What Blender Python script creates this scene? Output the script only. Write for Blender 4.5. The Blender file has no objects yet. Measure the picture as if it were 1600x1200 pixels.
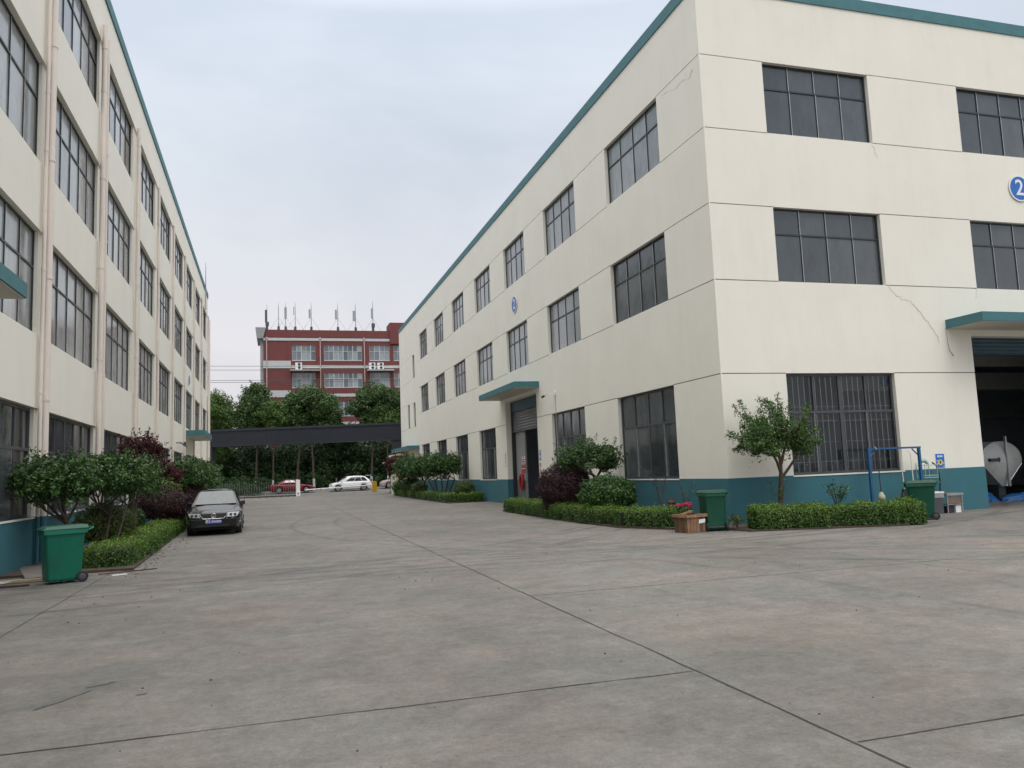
import bpy, bmesh, math, random
import numpy as np
from mathutils import Vector, Matrix
random.seed(7); rng = np.random.default_rng(11)
SC = bpy.context.scene; COL = SC.collection
R_ = math.radians

# ------------------------------------------------------------------ camera
cam_data = bpy.data.cameras.new('camera'); cam = bpy.data.objects.new('camera', cam_data); COL.objects.link(cam)
right = Vector((0.95748845, -0.28568718, -0.03998382)); up = Vector((0.00698352, -0.11560929, 0.99327022)); fwd = Vector((0.28838707, 0.95132399, 0.10869946))
cam.matrix_world = Matrix(((right.x, up.x, -fwd.x, 0), (right.y, up.y, -fwd.y, 0), (right.z, up.z, -fwd.z, 1.7), (0, 0, 0, 1)))
cam_data.sensor_fit = 'HORIZONTAL'; cam_data.sensor_width = 36; cam_data.lens = 36 * 1238.47 / 1600
cam_data.clip_start = 0.1; cam_data.clip_end = 3000
SC.camera = cam

# ------------------------------------------------------------------ sky, sun, exposure
SUN_EL, SUN_AZ = 52, 176      # azimuth measured from +Y clockwise
w = bpy.data.worlds.new('World'); SC.world = w; w.use_nodes = True
nt = w.node_tree; nt.nodes.clear()
def N(t, typ, **kw):
    n = t.nodes.new(typ)
    for k, v in kw.items(): setattr(n, k, v)
    return n
def inp(n, **kw):
    for k, v in kw.items(): n.inputs[k.replace('_', ' ')].default_value = v
out = N(nt, 'ShaderNodeOutputWorld'); bg = N(nt, 'ShaderNodeBackground'); bg.inputs['Strength'].default_value = 0.1
sky = N(nt, 'ShaderNodeTexSky', sky_type='NISHITA', sun_disc=False); sky.sun_elevation = R_(SUN_EL); sky.sun_rotation = R_(SUN_AZ)
sky.air_density = 1.0; sky.dust_density = 3.0
tc = N(nt, 'ShaderNodeTexCoord'); mp = N(nt, 'ShaderNodeMapping'); mp.inputs['Scale'].default_value = (1.0, 1.0, 2.2)
nz = N(nt, 'ShaderNodeTexNoise'); inp(nz, Scale=1.7, Detail=5.0, Roughness=0.55, Distortion=0.3)
nt.links.new(tc.outputs['Generated'], mp.inputs['Vector']); nt.links.new(mp.outputs[0], nz.inputs['Vector'])
sep = N(nt, 'ShaderNodeSeparateXYZ'); nt.links.new(tc.outputs['Generated'], sep.inputs[0])
hr = N(nt, 'ShaderNodeValToRGB'); e = hr.color_ramp.elements       # overcast: warm-white low, blue-grey higher, bright zenith
e[0].position = 0.0; e[0].color = (7.4, 7.2, 7.5, 1); e[1].position = 1.0; e[1].color = (29.0, 28.8, 28.5, 1)
for p_, c_ in ((0.10, (7.75, 7.5, 7.9, 1)), (0.2, (7.4, 7.45, 7.95, 1)), (0.36, (6.9, 7.5, 8.3, 1)), (0.52, (7.4, 8.2, 9.4, 1)), (0.66, (18.5, 18.6, 18.8, 1))):
    k = e.new(p_); k.color = c_
nt.links.new(sep.outputs['Z'], hr.inputs[0])
cr = N(nt, 'ShaderNodeValToRGB'); cr.color_ramp.elements[0].position = 0.38; cr.color_ramp.elements[0].color = (0.91, 0.92, 0.935, 1)
cr.color_ramp.elements[1].position = 0.66; cr.color_ramp.elements[1].color = (1.13, 1.11, 1.08, 1)
nt.links.new(nz.outputs['Fac'], cr.inputs[0])
mm = N(nt, 'ShaderNodeMix', data_type='RGBA', blend_type='MULTIPLY'); mm.inputs[0].default_value = 1.0
nt.links.new(hr.outputs[0], mm.inputs[6]); nt.links.new(cr.outputs[0], mm.inputs[7])
mx = N(nt, 'ShaderNodeMix', data_type='RGBA'); mx.inputs[0].default_value = 0.88
nt.links.new(sky.outputs[0], mx.inputs[6]); nt.links.new(mm.outputs[2], mx.inputs[7])
nt.links.new(mx.outputs[2], bg.inputs[0]); nt.links.new(bg.outputs[0], out.inputs[0])
sd = bpy.data.lights.new('sun', 'SUN'); sd.energy = 0.6; sd.angle = R_(20); sd.color = (1.0, 0.96, 0.9)
so = bpy.data.objects.new('sun', sd); COL.objects.link(so)
el, az = R_(SUN_EL), R_(SUN_AZ)
so.rotation_euler = Vector((math.sin(az) * math.cos(el), math.cos(az) * math.cos(el), math.sin(el))).to_track_quat('Z', 'Y').to_euler()
so.location = (0, -20, 40)
vs = SC.view_settings; vs.view_transform = 'Standard'; vs.look = 'None'; vs.exposure = 0.05; vs.gamma = 1.0

# ------------------------------------------------------------------ materials
MATS = {}
def newmat(name):
    m = bpy.data.materials.new(name); m.use_nodes = True; MATS[name] = m
    b = m.node_tree.nodes['Principled BSDF']
    return m, m.node_tree, b
def plain(name, col, rough=0.6, metal=0.0, var=0.06, scale=3.0, bump=0.0, spec=0.5, dirt=None, dscale=0.8, streak=None):
    """paint / metal / plastic with a little uneven tone and optional dirt"""
    m, t, b = newmat(name)
    inp(b, Roughness=rough, Metallic=metal); b.inputs['Specular IOR Level'].default_value = spec
    tc = N(t, 'ShaderNodeTexCoord'); n = N(t, 'ShaderNodeTexNoise'); inp(n, Scale=scale, Detail=6.0, Roughness=0.6)
    t.links.new(tc.outputs['Object'], n.inputs['Vector'])
    r = N(t, 'ShaderNodeMapRange'); inp(r, From_Min=0.25, From_Max=0.75, To_Min=1 - var, To_Max=1 + var)
    t.links.new(n.outputs['Fac'], r.inputs['Value'])
    mul = N(t, 'ShaderNodeVectorMath', operation='SCALE'); mul.inputs[0].default_value = col[:3]
    t.links.new(r.outputs[0], mul.inputs['Scale']); last = mul.outputs[0]
    if dirt:
        n2 = N(t, 'ShaderNodeTexNoise'); inp(n2, Scale=dscale, Detail=8.0, Roughness=0.7, Distortion=0.4)
        if streak:
            mp = N(t, 'ShaderNodeMapping'); mp.inputs['Scale'].default_value = streak
            t.links.new(tc.outputs['Object'], mp.inputs['Vector']); t.links.new(mp.outputs[0], n2.inputs['Vector'])
        else: t.links.new(tc.outputs['Object'], n2.inputs['Vector'])
        r2 = N(t, 'ShaderNodeMapRange'); inp(r2, From_Min=0.5, From_Max=0.78, To_Min=0.0, To_Max=dirt[3])
        t.links.new(n2.outputs['Fac'], r2.inputs['Value'])
        mxx = N(t, 'ShaderNodeMix', data_type='RGBA'); mxx.inputs[7].default_value = (*dirt[:3], 1)
        t.links.new(r2.outputs[0], mxx.inputs[0]); t.links.new(last, mxx.inputs[6]); last = mxx.outputs[2]
    t.links.new(last, b.inputs['Base Color'])
    if bump:
        n3 = N(t, 'ShaderNodeTexNoise'); inp(n3, Scale=scale * 14, Detail=3.0); t.links.new(tc.outputs['Object'], n3.inputs['Vector'])
        bp = N(t, 'ShaderNodeBump'); inp(bp, Strength=bump, Distance=0.01); t.links.new(n3.outputs['Fac'], bp.inputs['Height']); t.links.new(bp.outputs[0], b.inputs['Normal'])
    return m
def leafmat(name, c0, c1, c2, rough=0.45, trans=0.25):
    m, t, b = newmat(name)
    g = N(t, 'ShaderNodeNewGeometry'); cr = N(t, 'ShaderNodeValToRGB'); e = cr.color_ramp.elements
    e[0].color = (*c0, 1); e[1].color = (*c2, 1); k = e.new(0.55); k.color = (*c1, 1)
    t.links.new(g.outputs['Random Per Island'], cr.inputs[0]); t.links.new(cr.outputs[0], b.inputs['Base Color'])
    inp(b, Roughness=rough); b.inputs['Specular IOR Level'].default_value = 0.4
    tr = N(t, 'ShaderNodeBsdfTranslucent'); t.links.new(cr.outputs[0], tr.inputs['Color'])
    ms = N(t, 'ShaderNodeMixShader'); ms.inputs[0].default_value = trans
    t.links.new(b.outputs[0], ms.inputs[1]); t.links.new(tr.outputs[0], ms.inputs[2])
    t.links.new(ms.outputs[0], t.nodes['Material Output'].inputs['Surface'])
    return m
def panemat(name, cols, rough=0.06, ior=1.75, wob=0.5):
    m, t, b = newmat(name)
    g = N(t, 'ShaderNodeNewGeometry'); cr = N(t, 'ShaderNodeValToRGB'); e = cr.color_ramp.elements
    cr.color_ramp.interpolation = 'LINEAR'
    e[0].color = (*cols[0], 1); e[1].color = (*cols[-1], 1)
    for i, c in enumerate(cols[1:-1]): k = e.new((i + 1) / (len(cols) - 1)); k.color = (*c, 1)
    t.links.new(g.outputs['Random Per Island'], cr.inputs[0])
    tc = N(t, 'ShaderNodeTexCoord'); mp = N(t, 'ShaderNodeMapping'); mp.inputs['Scale'].default_value = (1.6, 1.6, 0.7)
    n = N(t, 'ShaderNodeTexNoise'); inp(n, Scale=2.2, Detail=6.0, Roughness=0.65)
    t.links.new(tc.outputs['Object'], mp.inputs['Vector']); t.links.new(mp.outputs[0], n.inputs['Vector'])
    r = N(t, 'ShaderNodeMapRange'); inp(r, From_Min=0.3, From_Max=0.75, To_Min=0.82, To_Max=1.28); t.links.new(n.outputs['Fac'], r.inputs['Value'])
    mu = N(t, 'ShaderNodeVectorMath', operation='SCALE'); t.links.new(cr.outputs[0], mu.inputs[0]); t.links.new(r.outputs[0], mu.inputs['Scale'])
    t.links.new(mu.outputs[0], b.inputs['Base Color'])
    rr = N(t, 'ShaderNodeMapRange'); inp(rr, From_Min=0.35, From_Max=0.8, To_Min=rough, To_Max=rough + 0.22); t.links.new(n.outputs['Fac'], rr.inputs['Value'])
    t.links.new(rr.outputs[0], b.inputs['Roughness']); inp(b, IOR=ior)
    n2 = N(t, 'ShaderNodeTexNoise'); inp(n2, Scale=0.9, Detail=1.0); t.links.new(tc.outputs['Object'], n2.inputs['Vector'])
    bp = N(t, 'ShaderNodeBump'); inp(bp, Strength=wob * 0.25, Distance=0.05); t.links.new(n2.outputs['Fac'], bp.inputs['Height']); t.links.new(bp.outputs[0], b.inputs['Normal'])
    return m
M_cream = plain('cream_paint', (0.825, 0.797, 0.712), 0.85, var=0.035, scale=0.5, bump=0.25, spec=0.25, dirt=(0.58, 0.54, 0.44, 0.17), dscale=1.3, streak=(1.6, 1.6, 0.28))
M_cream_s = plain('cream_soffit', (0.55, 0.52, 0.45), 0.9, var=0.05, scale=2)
M_pier = plain('pier_paint', (0.82, 0.76, 0.68), 0.85, var=0.04, scale=1, dirt=(0.5, 0.45, 0.38, 0.2), dscale=1.0, streak=(3, 3, 0.3))
M_pipe = plain('pipe_plastic', (0.76, 0.68, 0.61), 0.55, var=0.04, scale=3, dirt=(0.5, 0.4, 0.33, 0.2), dscale=2.0, streak=(4, 4, 0.4))
M_teal = plain('teal_paint', (0.045, 0.155, 0.19), 0.7, var=0.07, scale=1.3, bump=0.2, spec=0.3, dirt=(0.09, 0.11, 0.11, 0.45), dscale=1.2, streak=(1.5, 1.5, 0.7))
M_teal_b = plain('teal_trim', (0.05, 0.168, 0.19), 0.65, var=0.1, scale=2.3, dirt=(0.03, 0.07, 0.08, 0.45), dscale=2.0, streak=(0.6, 0.6, 2.5))
M_groove = plain('groove_shadow', (0.16, 0.15, 0.14), 0.9)
M_frame = plain('dark_frame', (0.045, 0.05, 0.058), 0.4, 0.3, var=0.15, scale=5)
M_frame_g = plain('grey_frame', (0.075, 0.08, 0.09), 0.45, 0.2, var=0.15, scale=5)
M_alu = plain('aluminium', (0.5, 0.5, 0.5), 0.35, 0.6, var=0.25, scale=6)
M_pane = panemat('pane_glass', [(0.022, 0.033, 0.038), (0.045, 0.058, 0.066), (0.078, 0.092, 0.10)])
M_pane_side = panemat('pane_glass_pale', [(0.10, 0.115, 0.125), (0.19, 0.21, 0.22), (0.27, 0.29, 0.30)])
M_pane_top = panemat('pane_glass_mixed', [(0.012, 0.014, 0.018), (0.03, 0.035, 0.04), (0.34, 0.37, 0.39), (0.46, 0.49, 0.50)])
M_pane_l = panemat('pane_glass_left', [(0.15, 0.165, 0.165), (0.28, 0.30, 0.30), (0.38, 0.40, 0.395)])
M_pane_low = panemat('pane_glass_low', [(0.018, 0.024, 0.03), (0.04, 0.048, 0.056), (0.07, 0.08, 0.088)])
M_pane_red = panemat('pane_glass_far', [(0.05, 0.07, 0.085), (0.12, 0.15, 0.17), (0.28, 0.31, 0.33)])
def clearglass():
    m, t, b = newmat('clear_glass'); t.nodes.remove(b)
    gl = N(t, 'ShaderNodeBsdfGlossy'); gl.inputs['Roughness'].default_value = 0.06; tr = N(t, 'ShaderNodeBsdfTransparent'); tr.inputs['Color'].default_value = (0.74, 0.79, 0.83, 1)
    df = N(t, 'ShaderNodeBsdfDiffuse'); df.inputs['Color'].default_value = (0.12, 0.15, 0.18, 1)
    fr = N(t, 'ShaderNodeFresnel'); fr.inputs[0].default_value = 1.5
    a = N(t, 'ShaderNodeMixShader'); a.inputs[0].default_value = 0.05; t.links.new(tr.outputs[0], a.inputs[1]); t.links.new(df.outputs[0], a.inputs[2])
    c = N(t, 'ShaderNodeMixShader'); t.links.new(fr.outputs[0], c.inputs[0]); t.links.new(a.outputs[0], c.inputs[1]); t.links.new(gl.outputs[0], c.inputs[2])
    t.links.new(c.outputs[0], t.nodes['Material Output'].inputs['Surface']); return m
M_clear = clearglass()
M_grille = plain('grille_white', (0.85, 0.86, 0.84), 0.5)
M_shut = plain('shutter_metal', (0.17, 0.18, 0.19), 0.4, 0.4, var=0.15, scale=2)
M_shut_b = plain('shutter_teal', (0.04, 0.085, 0.115), 0.5, 0.2, var=0.15, scale=2)
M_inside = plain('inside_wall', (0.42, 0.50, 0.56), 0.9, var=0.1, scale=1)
M_steel = plain('dark_steel', (0.028, 0.032, 0.045), 0.5, 0.2, var=0.12, scale=1)
M_red = plain('red_brick_paint', (0.165, 0.047, 0.045), 0.85, var=0.10, scale=1.2, dirt=(0.11, 0.045, 0.042, 0.5), dscale=0.9, streak=(1.5, 1.5, 0.4))
M_white = plain('white_paint', (0.5, 0.52, 0.52), 0.7, var=0.06, scale=2, dirt=(0.35, 0.36, 0.35, 0.4), dscale=1.5)
M_grey = plain('grey_paint', (0.32, 0.34, 0.35), 0.7, var=0.08)
M_black = plain('black_rubber', (0.02, 0.02, 0.022), 0.8, var=0.2)
M_bin = plain('bin_green', (0.002, 0.15, 0.09), 0.42, var=0.10, scale=4, dirt=(0.03, 0.05, 0.04, 0.6), dscale=2.5, streak=(1.5, 1.5, 0.7))
M_bin_d = plain('bin_green_dark', (0.003, 0.088, 0.05), 0.45, var=0.12, scale=4, dirt=(0.06, 0.075, 0.06, 0.55), dscale=3)
M_lid = plain('bin_lid_green', (0.01, 0.055, 0.03), 0.5, var=0.2, scale=6, dirt=(0.03, 0.035, 0.03, 0.5), dscale=4)
M_wood = plain('crate_wood', (0.22, 0.125, 0.07), 0.8, var=0.4, scale=5, bump=0.4, dirt=(0.11, 0.05, 0.028, 0.75), dscale=4, streak=(3, 3, 0.5))
_t = M_wood.node_tree; _b = _t.nodes['Principled BSDF']; _l = _b.inputs['Base Color'].links[0].from_socket; _oi = N(_t, 'ShaderNodeObjectInfo'); _r = N(_t, 'ShaderNodeMapRange'); inp(_r, To_Min=.45, To_Max=1.35); _t.links.new(_oi.outputs['Random'], _r.inputs['Value'])
_s = N(_t, 'ShaderNodeVectorMath', operation='SCALE'); _t.links.new(_l, _s.inputs[0]); _t.links.new(_r.outputs[0], _s.inputs['Scale']); _t.links.new(_s.outputs[0], _b.inputs['Base Color'])
M_plank = plain('pale_plank', (0.42, 0.33, 0.2), 0.8, var=0.25, scale=6, dirt=(0.15, 0.1, 0.06, 0.5), dscale=3)
M_bluem = plain('blue_metal', (0.015, 0.10, 0.24), 0.4, 0.1, var=0.15, scale=5)
M_bark = plain('bark', (0.065, 0.048, 0.036), 0.9, var=0.35, scale=12, bump=0.8, dirt=(0.16, 0.13, 0.1, 0.5), dscale=6)
M_soil = plain('soil', (0.07, 0.052, 0.038), 0.95, var=0.35, scale=8, bump=0.8)
M_blue = plain('sign_blue', (0.015, 0.14, 0.5), 0.4, var=0.05)
M_signw = plain('sign_white', (0.8, 0.8, 0.8), 0.5, var=0.02)
M_yel = plain('yellow_paint', (0.62, 0.36, 0.01), 0.5, var=0.1, scale=4)
M_redp = plain('hose_red', (0.42, 0.02, 0.025), 0.5, var=0.15, scale=6)
M_rust = plain('rusty_iron', (0.085, 0.042, 0.03), 0.8, 0.2, var=0.4, scale=9, bump=0.6)
M_tarp = plain('blue_tarp', (0.01, 0.1, 0.3), 0.5, var=0.3, scale=5, bump=0.5)
M_pale = plain('pale_green_wire', (0.35, 0.5, 0.42), 0.5)
M_steelb = plain('stainless', (0.42, 0.43, 0.43), 0.3, 0.7, var=0.2, scale=5)
M_tank = plain('tank_grey', (0.42, 0.43, 0.42), 0.5, 0.1, var=0.12, scale=3, dirt=(0.25, 0.25, 0.24, 0.4), dscale=2)
M_pink = leafmat('pink_petal', (0.5, 0.01, 0.08), (0.65, 0.03, 0.14), (0.75, 0.1, 0.2))
M_carb = plain('car_black', (0.006, 0.007, 0.009), 0.2, 0.0, var=0.05, scale=1, spec=0.25); MATS['car_black'].node_tree.nodes['Principled BSDF'].inputs['Coat Weight'].default_value = 0.55
MATS['car_black'].node_tree.nodes['Principled BSDF'].inputs['Coat Roughness'].default_value = 0.05
M_carw = plain('car_white', (0.72, 0.74, 0.76), 0.25, var=0.02, scale=1); M_carr = plain('car_red', (0.15, 0.009, 0.016), 0.25, var=0.05, scale=1)
M_carp = plain('car_pink_grey', (0.42, 0.33, 0.34), 0.3, var=0.05)
M_cargl = panemat('car_glass', [(0.012, 0.015, 0.017), (0.018, 0.022, 0.024)], 0.03, 1.9, 0.1)
M_wind = panemat('car_windshield', [(0.07, 0.085, 0.09), (0.08, 0.095, 0.1)], 0.03, 1.75, 0.1)
M_chrome = plain('chrome', (0.75, 0.75, 0.76), 0.12, 1.0, var=0.03)
M_lamp = plain('headlamp_glass', (0.55, 0.57, 0.58), 0.12, 0.3, var=0.15, scale=20)
M_lampd = plain('lamp_insert', (0.08, 0.085, 0.09), 0.2, 0.3)
M_rlamp = plain('red_lamp', (0.3, 0.01, 0.01), 0.2)
M_plate = plain('plate_blue', (0.01, 0.035, 0.3), 0.4, var=0.02)
# leaves
L_camel = leafmat('leaf_dark', (0.018, 0.052, 0.012), (0.044, 0.112, 0.024), (0.12, 0.22, 0.06), 0.33)
L_hedge = leafmat('leaf_hedge', (0.03, 0.078, 0.013), (0.058, 0.138, 0.02), (0.12, 0.21, 0.035), 0.45)
L_young = leafmat('leaf_young', (0.055, 0.12, 0.018), (0.12, 0.22, 0.03), (0.24, 0.34, 0.06), 0.5, 0.3)
L_purple = leafmat('leaf_purple', (0.02, 0.008, 0.012), (0.045, 0.014, 0.022), (0.085, 0.028, 0.036), 0.5)
L_maple = leafmat('leaf_maple', (0.04, 0.008, 0.014), (0.075, 0.014, 0.024), (0.12, 0.03, 0.035), 0.5, 0.35)
L_crape = leafmat('leaf_crape', (0.03, 0.08, 0.022), (0.058, 0.138, 0.034), (0.15, 0.22, 0.05), 0.4, 0.3)
L_box = leafmat('leaf_round', (0.045, 0.075, 0.018), (0.085, 0.135, 0.03), (0.16, 0.2, 0.05), 0.5)
L_tree = leafmat('leaf_camphor', (0.025, 0.055, 0.018), (0.055, 0.112, 0.03), (0.12, 0.2, 0.05), 0.5)
L_tree2 = leafmat('leaf_camphor_pale', (0.04, 0.085, 0.02), (0.085, 0.16, 0.035), (0.16, 0.25, 0.06), 0.5)
L_wood = leafmat('leaf_wood', (0.018, 0.045, 0.015), (0.038, 0.085, 0.028), (0.085, 0.15, 0.05), 0.55, 0.15)

# concrete ground
def concrete():
    m, t, b = newmat('yard_concrete'); L = t.links.new
    tc = N(t, 'ShaderNodeTexCoord'); P = tc.outputs['Object']
    def noise(sc, det, rough=0.6, dist=0.0, scale=None):
        n = N(t, 'ShaderNodeTexNoise'); inp(n, Scale=sc, Detail=det, Roughness=rough, Distortion=dist)
        if scale:
            mp = N(t, 'ShaderNodeMapping'); mp.inputs['Scale'].default_value = scale[:3]; mp.inputs['Rotation'].default_value = (0, 0, scale[3]); L(P, mp.inputs['Vector']); L(mp.outputs[0], n.inputs['Vector'])
        else: L(P, n.inputs['Vector'])
        return n.outputs['Fac']
    def rng_(v, a, b_, c, d):
        r = N(t, 'ShaderNodeMapRange'); inp(r, From_Min=a, From_Max=b_, To_Min=c, To_Max=d); L(v, r.inputs['Value']); return r.outputs[0]
    def math_(op, a, b_):
        n = N(t, 'ShaderNodeMath', operation=op)
        for i, v in enumerate((a, b_)):
            if isinstance(v, (int, float)): n.inputs[i].default_value = v
            else: L(v, n.inputs[i])
        return n.outputs[0]
    f = rng_(noise(0.28, 5), 0.3, 0.7, 0.78, 1.18)
    f = math_('MULTIPLY', f, rng_(noise(1.7, 8, 0.7, 0.5), 0.3, 0.7, 0.80, 1.18))
    f = math_('MULTIPLY', f, rng_(noise(9, 8, 0.75), 0.3, 0.7, 0.80, 1.2))
    f = math_('MULTIPLY', f, rng_(noise(70, 4, 0.8), 0.3, 0.7, 0.80, 1.2))
    f = math_('MULTIPLY', f, rng_(noise(26, 6, 0.85), 0.3, 0.7, 0.72, 1.27))
    f = math_('MULTIPLY', f, rng_(noise(110, 3, 0.85), 0.60, 0.70, 1.0, 0.62))
    f = math_('MULTIPLY', f, rng_(noise(1.0, 7, 0.75, 0.6, (0.32, 2.6, 1, 0.05)), 0.5, 0.74, 1.0, 0.88))
    f = math_('MULTIPLY', f, rng_(noise(1.0, 7, 0.75, 0.4, (0.25, 2.2, 1, -0.5)), 0.5, 0.75, 1.0, 1.12))
    # pits and pale scuffs
    v = N(t, 'ShaderNodeTexVoronoi'); inp(v, Scale=3.1); L(P, v.inputs['Vector'])
    f = math_('MULTIPLY', f, rng_(v.outputs['Distance'], 0.0, 0.045, 0.55, 1.0))
    # tyre marks: arcs of big circles, broken up by noise
    gate = rng_(noise(0.6, 6, 0.7), 0.36, 0.56, 0.0, 1.0); grain = rng_(noise(14, 5, 0.8), 0.3, 0.7, 0.35, 1.0)
    tot = None
    for cx, cy, r, wd, s in ((-9, 36, 22.5, 0.10, 0.30), (-9, 36, 24.0, 0.11, 0.30), (-12, 43, 30.0, 0.12, 0.34), (-12, 43, 31.6, 0.10, 0.3), (25, 30, 22.8, 0.11, 0.28), (25, 30, 24.4, 0.12, 0.28),
                             (24, 4.5, 17.5, 0.10, 0.07), (6, 38, 24.3, 0.16, 0.28), (6, 38, 22.6, 0.16, 0.28), (-20, 6, 27.5, 0.13, 0.2), (7.5, 1.5, 3.4, 0.15, 0.12), (2, -8, 22.5, 0.14, 0.26), (2, -8, 24.0, 0.14, 0.26), (5, 60, 45.0, 0.16, 0.26), (5, 60, 43.4, 0.16, 0.24), (-3, 8, 5.2, 0.22, 0.10)):
        d = N(t, 'ShaderNodeVectorMath', operation='DISTANCE'); L(P, d.inputs[0]); d.inputs[1].default_value = (cx, cy, 0)
        a = math_('ABSOLUTE', math_('SUBTRACT', d.outputs['Value'], r), 0.0)
        q = N(t, 'ShaderNodeMapRange', interpolation_type='SMOOTHSTEP'); inp(q, From_Min=wd * 0.2, From_Max=wd * 1.2, To_Min=s * 1.55, To_Max=0.0); L(a, q.inputs['Value'])
        tot = q.outputs[0] if tot is None else math_('MAXIMUM', tot, q.outputs[0])
    f = math_('MULTIPLY', f, math_('SUBTRACT', 1.0, math_('MULTIPLY', math_('MULTIPLY', tot, gate), grain)))
    cr = N(t, 'ShaderNodeValToRGB'); e = cr.color_ramp.elements     # warm to cool patches
    e[0].position = 0.3; e[0].color = (0.180, 0.158, 0.138, 1); e[1].position = 0.7; e[1].color = (0.154, 0.154, 0.141, 1)
    L(noise(0.5, 5, 0.6, 0.4), cr.inputs[0])
    sc = N(t, 'ShaderNodeVectorMath', operation='SCALE'); L(cr.outputs[0], sc.inputs[0]); L(f, sc.inputs['Scale']); L(sc.outputs[0], b.inputs['Base Color'])
    L(rng_(noise(2.5, 6), 0.3, 0.7, 0.62, 0.9), b.inputs['Roughness']); b.inputs['Specular IOR Level'].default_value = 0.35
    bp = N(t, 'ShaderNodeBump'); inp(bp, Strength=0.35, Distance=0.01); L(noise(60, 6, 0.8), bp.inputs['Height']); L(bp.outputs[0], b.inputs['Normal'])
    return m
M_conc = concrete()
M_asph = plain('road_asphalt', (0.16, 0.155, 0.15), 0.9, var=0.12, scale=1.5, bump=0.3)
M_joint = plain('joint_tar', (0.045, 0.042, 0.038), 0.9, var=0.4, scale=4)
M_stain = plain('oil_stain', (0.105, 0.1, 0.095), 0.75, var=0.3, scale=6)
M_verge = plain('verge_grass', (0.035, 0.055, 0.02), 0.95, var=0.35, scale=2, bump=0.6)

# ------------------------------------------------------------------ object helpers
def root_of(o):
    while o.parent: o = o.parent
    return o
def tagp(o, label=None, cat=None, group=None, kind=None):
    for k, v in (('label', label), ('category', cat), ('group', group), ('kind', kind)):
        if v: o[k] = v
    return o
def thing(name, loc, label, cat, group=None, rz=0.0):
    o = bpy.data.objects.new(name, None); COL.objects.link(o); o.location = loc; o.rotation_euler = (0, 0, rz); o.empty_display_size = 0.3
    return tagp(o, label, cat, group)
def link(name, me, parent=None):
    o = bpy.data.objects.new(name, me); COL.objects.link(o)
    if parent: o.parent = parent
    return o
class MB:
    def __init__(s): s.v = []; s.f = []; s.m = []; s.cur = 0; s.smooth = False; s.sm = []
    def poly(s, pts):
        i = len(s.v); s.v += [tuple(p) for p in pts]; s.f.append(tuple(range(i, i + len(pts)))); s.m.append(s.cur); s.sm.append(False)
    def hexa(s, p):   # p: 8 corners, bottom 0-3 ccw, top 4-7
        i = len(s.v); s.v += [tuple(q) for q in p]
        for a in ((3, 2, 1, 0), (4, 5, 6, 7), (0, 1, 5, 4), (1, 2, 6, 5), (2, 3, 7, 6), (3, 0, 4, 7)):
            s.f.append(tuple(i + k for k in a)); s.m.append(s.cur); s.sm.append(False)
    def box(s, x0, x1, y0, y1, z0, z1):
        s.hexa([(x0, y0, z0), (x1, y0, z0), (x1, y1, z0), (x0, y1, z0), (x0, y0, z1), (x1, y0, z1), (x1, y1, z1), (x0, y1, z1)])
    def tube(s, pts, radii, n=8, cap=True):
        pts = [Vector(p) for p in pts]
        if not hasattr(radii, '__len__'): radii = [radii] * len(pts)
        i0 = len(s.v); prev = None
        for k, p in enumerate(pts):
            d = (pts[min(k + 1, len(pts) - 1)] - pts[max(k - 1, 0)]).normalized()
            if prev is None:
                a = Vector((0, 0, 1)) if abs(d.z) < 0.9 else Vector((1, 0, 0)); u = d.cross(a).normalized()
            else: u = (prev - d * prev.dot(d)).normalized()
            prev = u; v = d.cross(u)
            for j in range(n):
                t = 2 * math.pi * j / n; s.v.append(tuple(p + (u * math.cos(t) + v * math.sin(t)) * radii[k]))
        for k in range(len(pts) - 1):
            for j in range(n):
                a = i0 + k * n + j; b = i0 + k * n + (j + 1) % n
                s.f.append((a, b, b + n, a + n)); s.m.append(s.cur); s.sm.append(True)
        if cap:
            s.poly([s.v[i0 + j] for j in range(n)][::-1]); k0 = i0 + (len(pts) - 1) * n; s.poly([s.v[k0 + j] for j in range(n)])
    def lathe(s, prof, c=(0, 0, 0), n=16):   # prof: (r, z)
        i0 = len(s.v)
        for r, z in prof:
            for j in range(n):
                t = 2 * math.pi * j / n; s.v.append((c[0] + r * math.cos(t), c[1] + r * math.sin(t), c[2] + z))
        for k in range(len(prof) - 1):
            for j in range(n):
                a = i0 + k * n + j; b = i0 + k * n + (j + 1) % n
                s.f.append((a, b, b + n, a + n)); s.m.append(s.cur); s.sm.append(True)
    def build(s, name, mats, parent=None, world=True, bevel=0.0):
        me = bpy.data.meshes.new(name)
        v = s.v
        if parent is not None and world:
            r = root_of(parent); inv = (Matrix.Translation(r.location) @ Matrix.Rotation(r.rotation_euler.z, 4, 'Z')).inverted()
            v = [tuple(inv @ Vector(p)) for p in v]
        me.from_pydata(v, [], s.f)
        for m in (mats if isinstance(mats, (list, tuple)) else [mats]): me.materials.append(m)
        me.polygons.foreach_set('material_index', s.m); me.polygons.foreach_set('use_smooth', s.sm)
        if bevel:
            bm = bmesh.new(); bm.from_mesh(me); bmesh.ops.remove_doubles(bm, verts=bm.verts, dist=1e-5)
            bmesh.ops.bevel(bm, geom=[e for e in bm.edges if len(e.link_faces) == 2 and e.calc_face_angle(0) > 0.5], offset=bevel, segments=2, affect='EDGES', profile=0.6); bm.to_mesh(me); bm.free()
        me.validate(); me.update()
        return link(name, me, parent)
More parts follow.
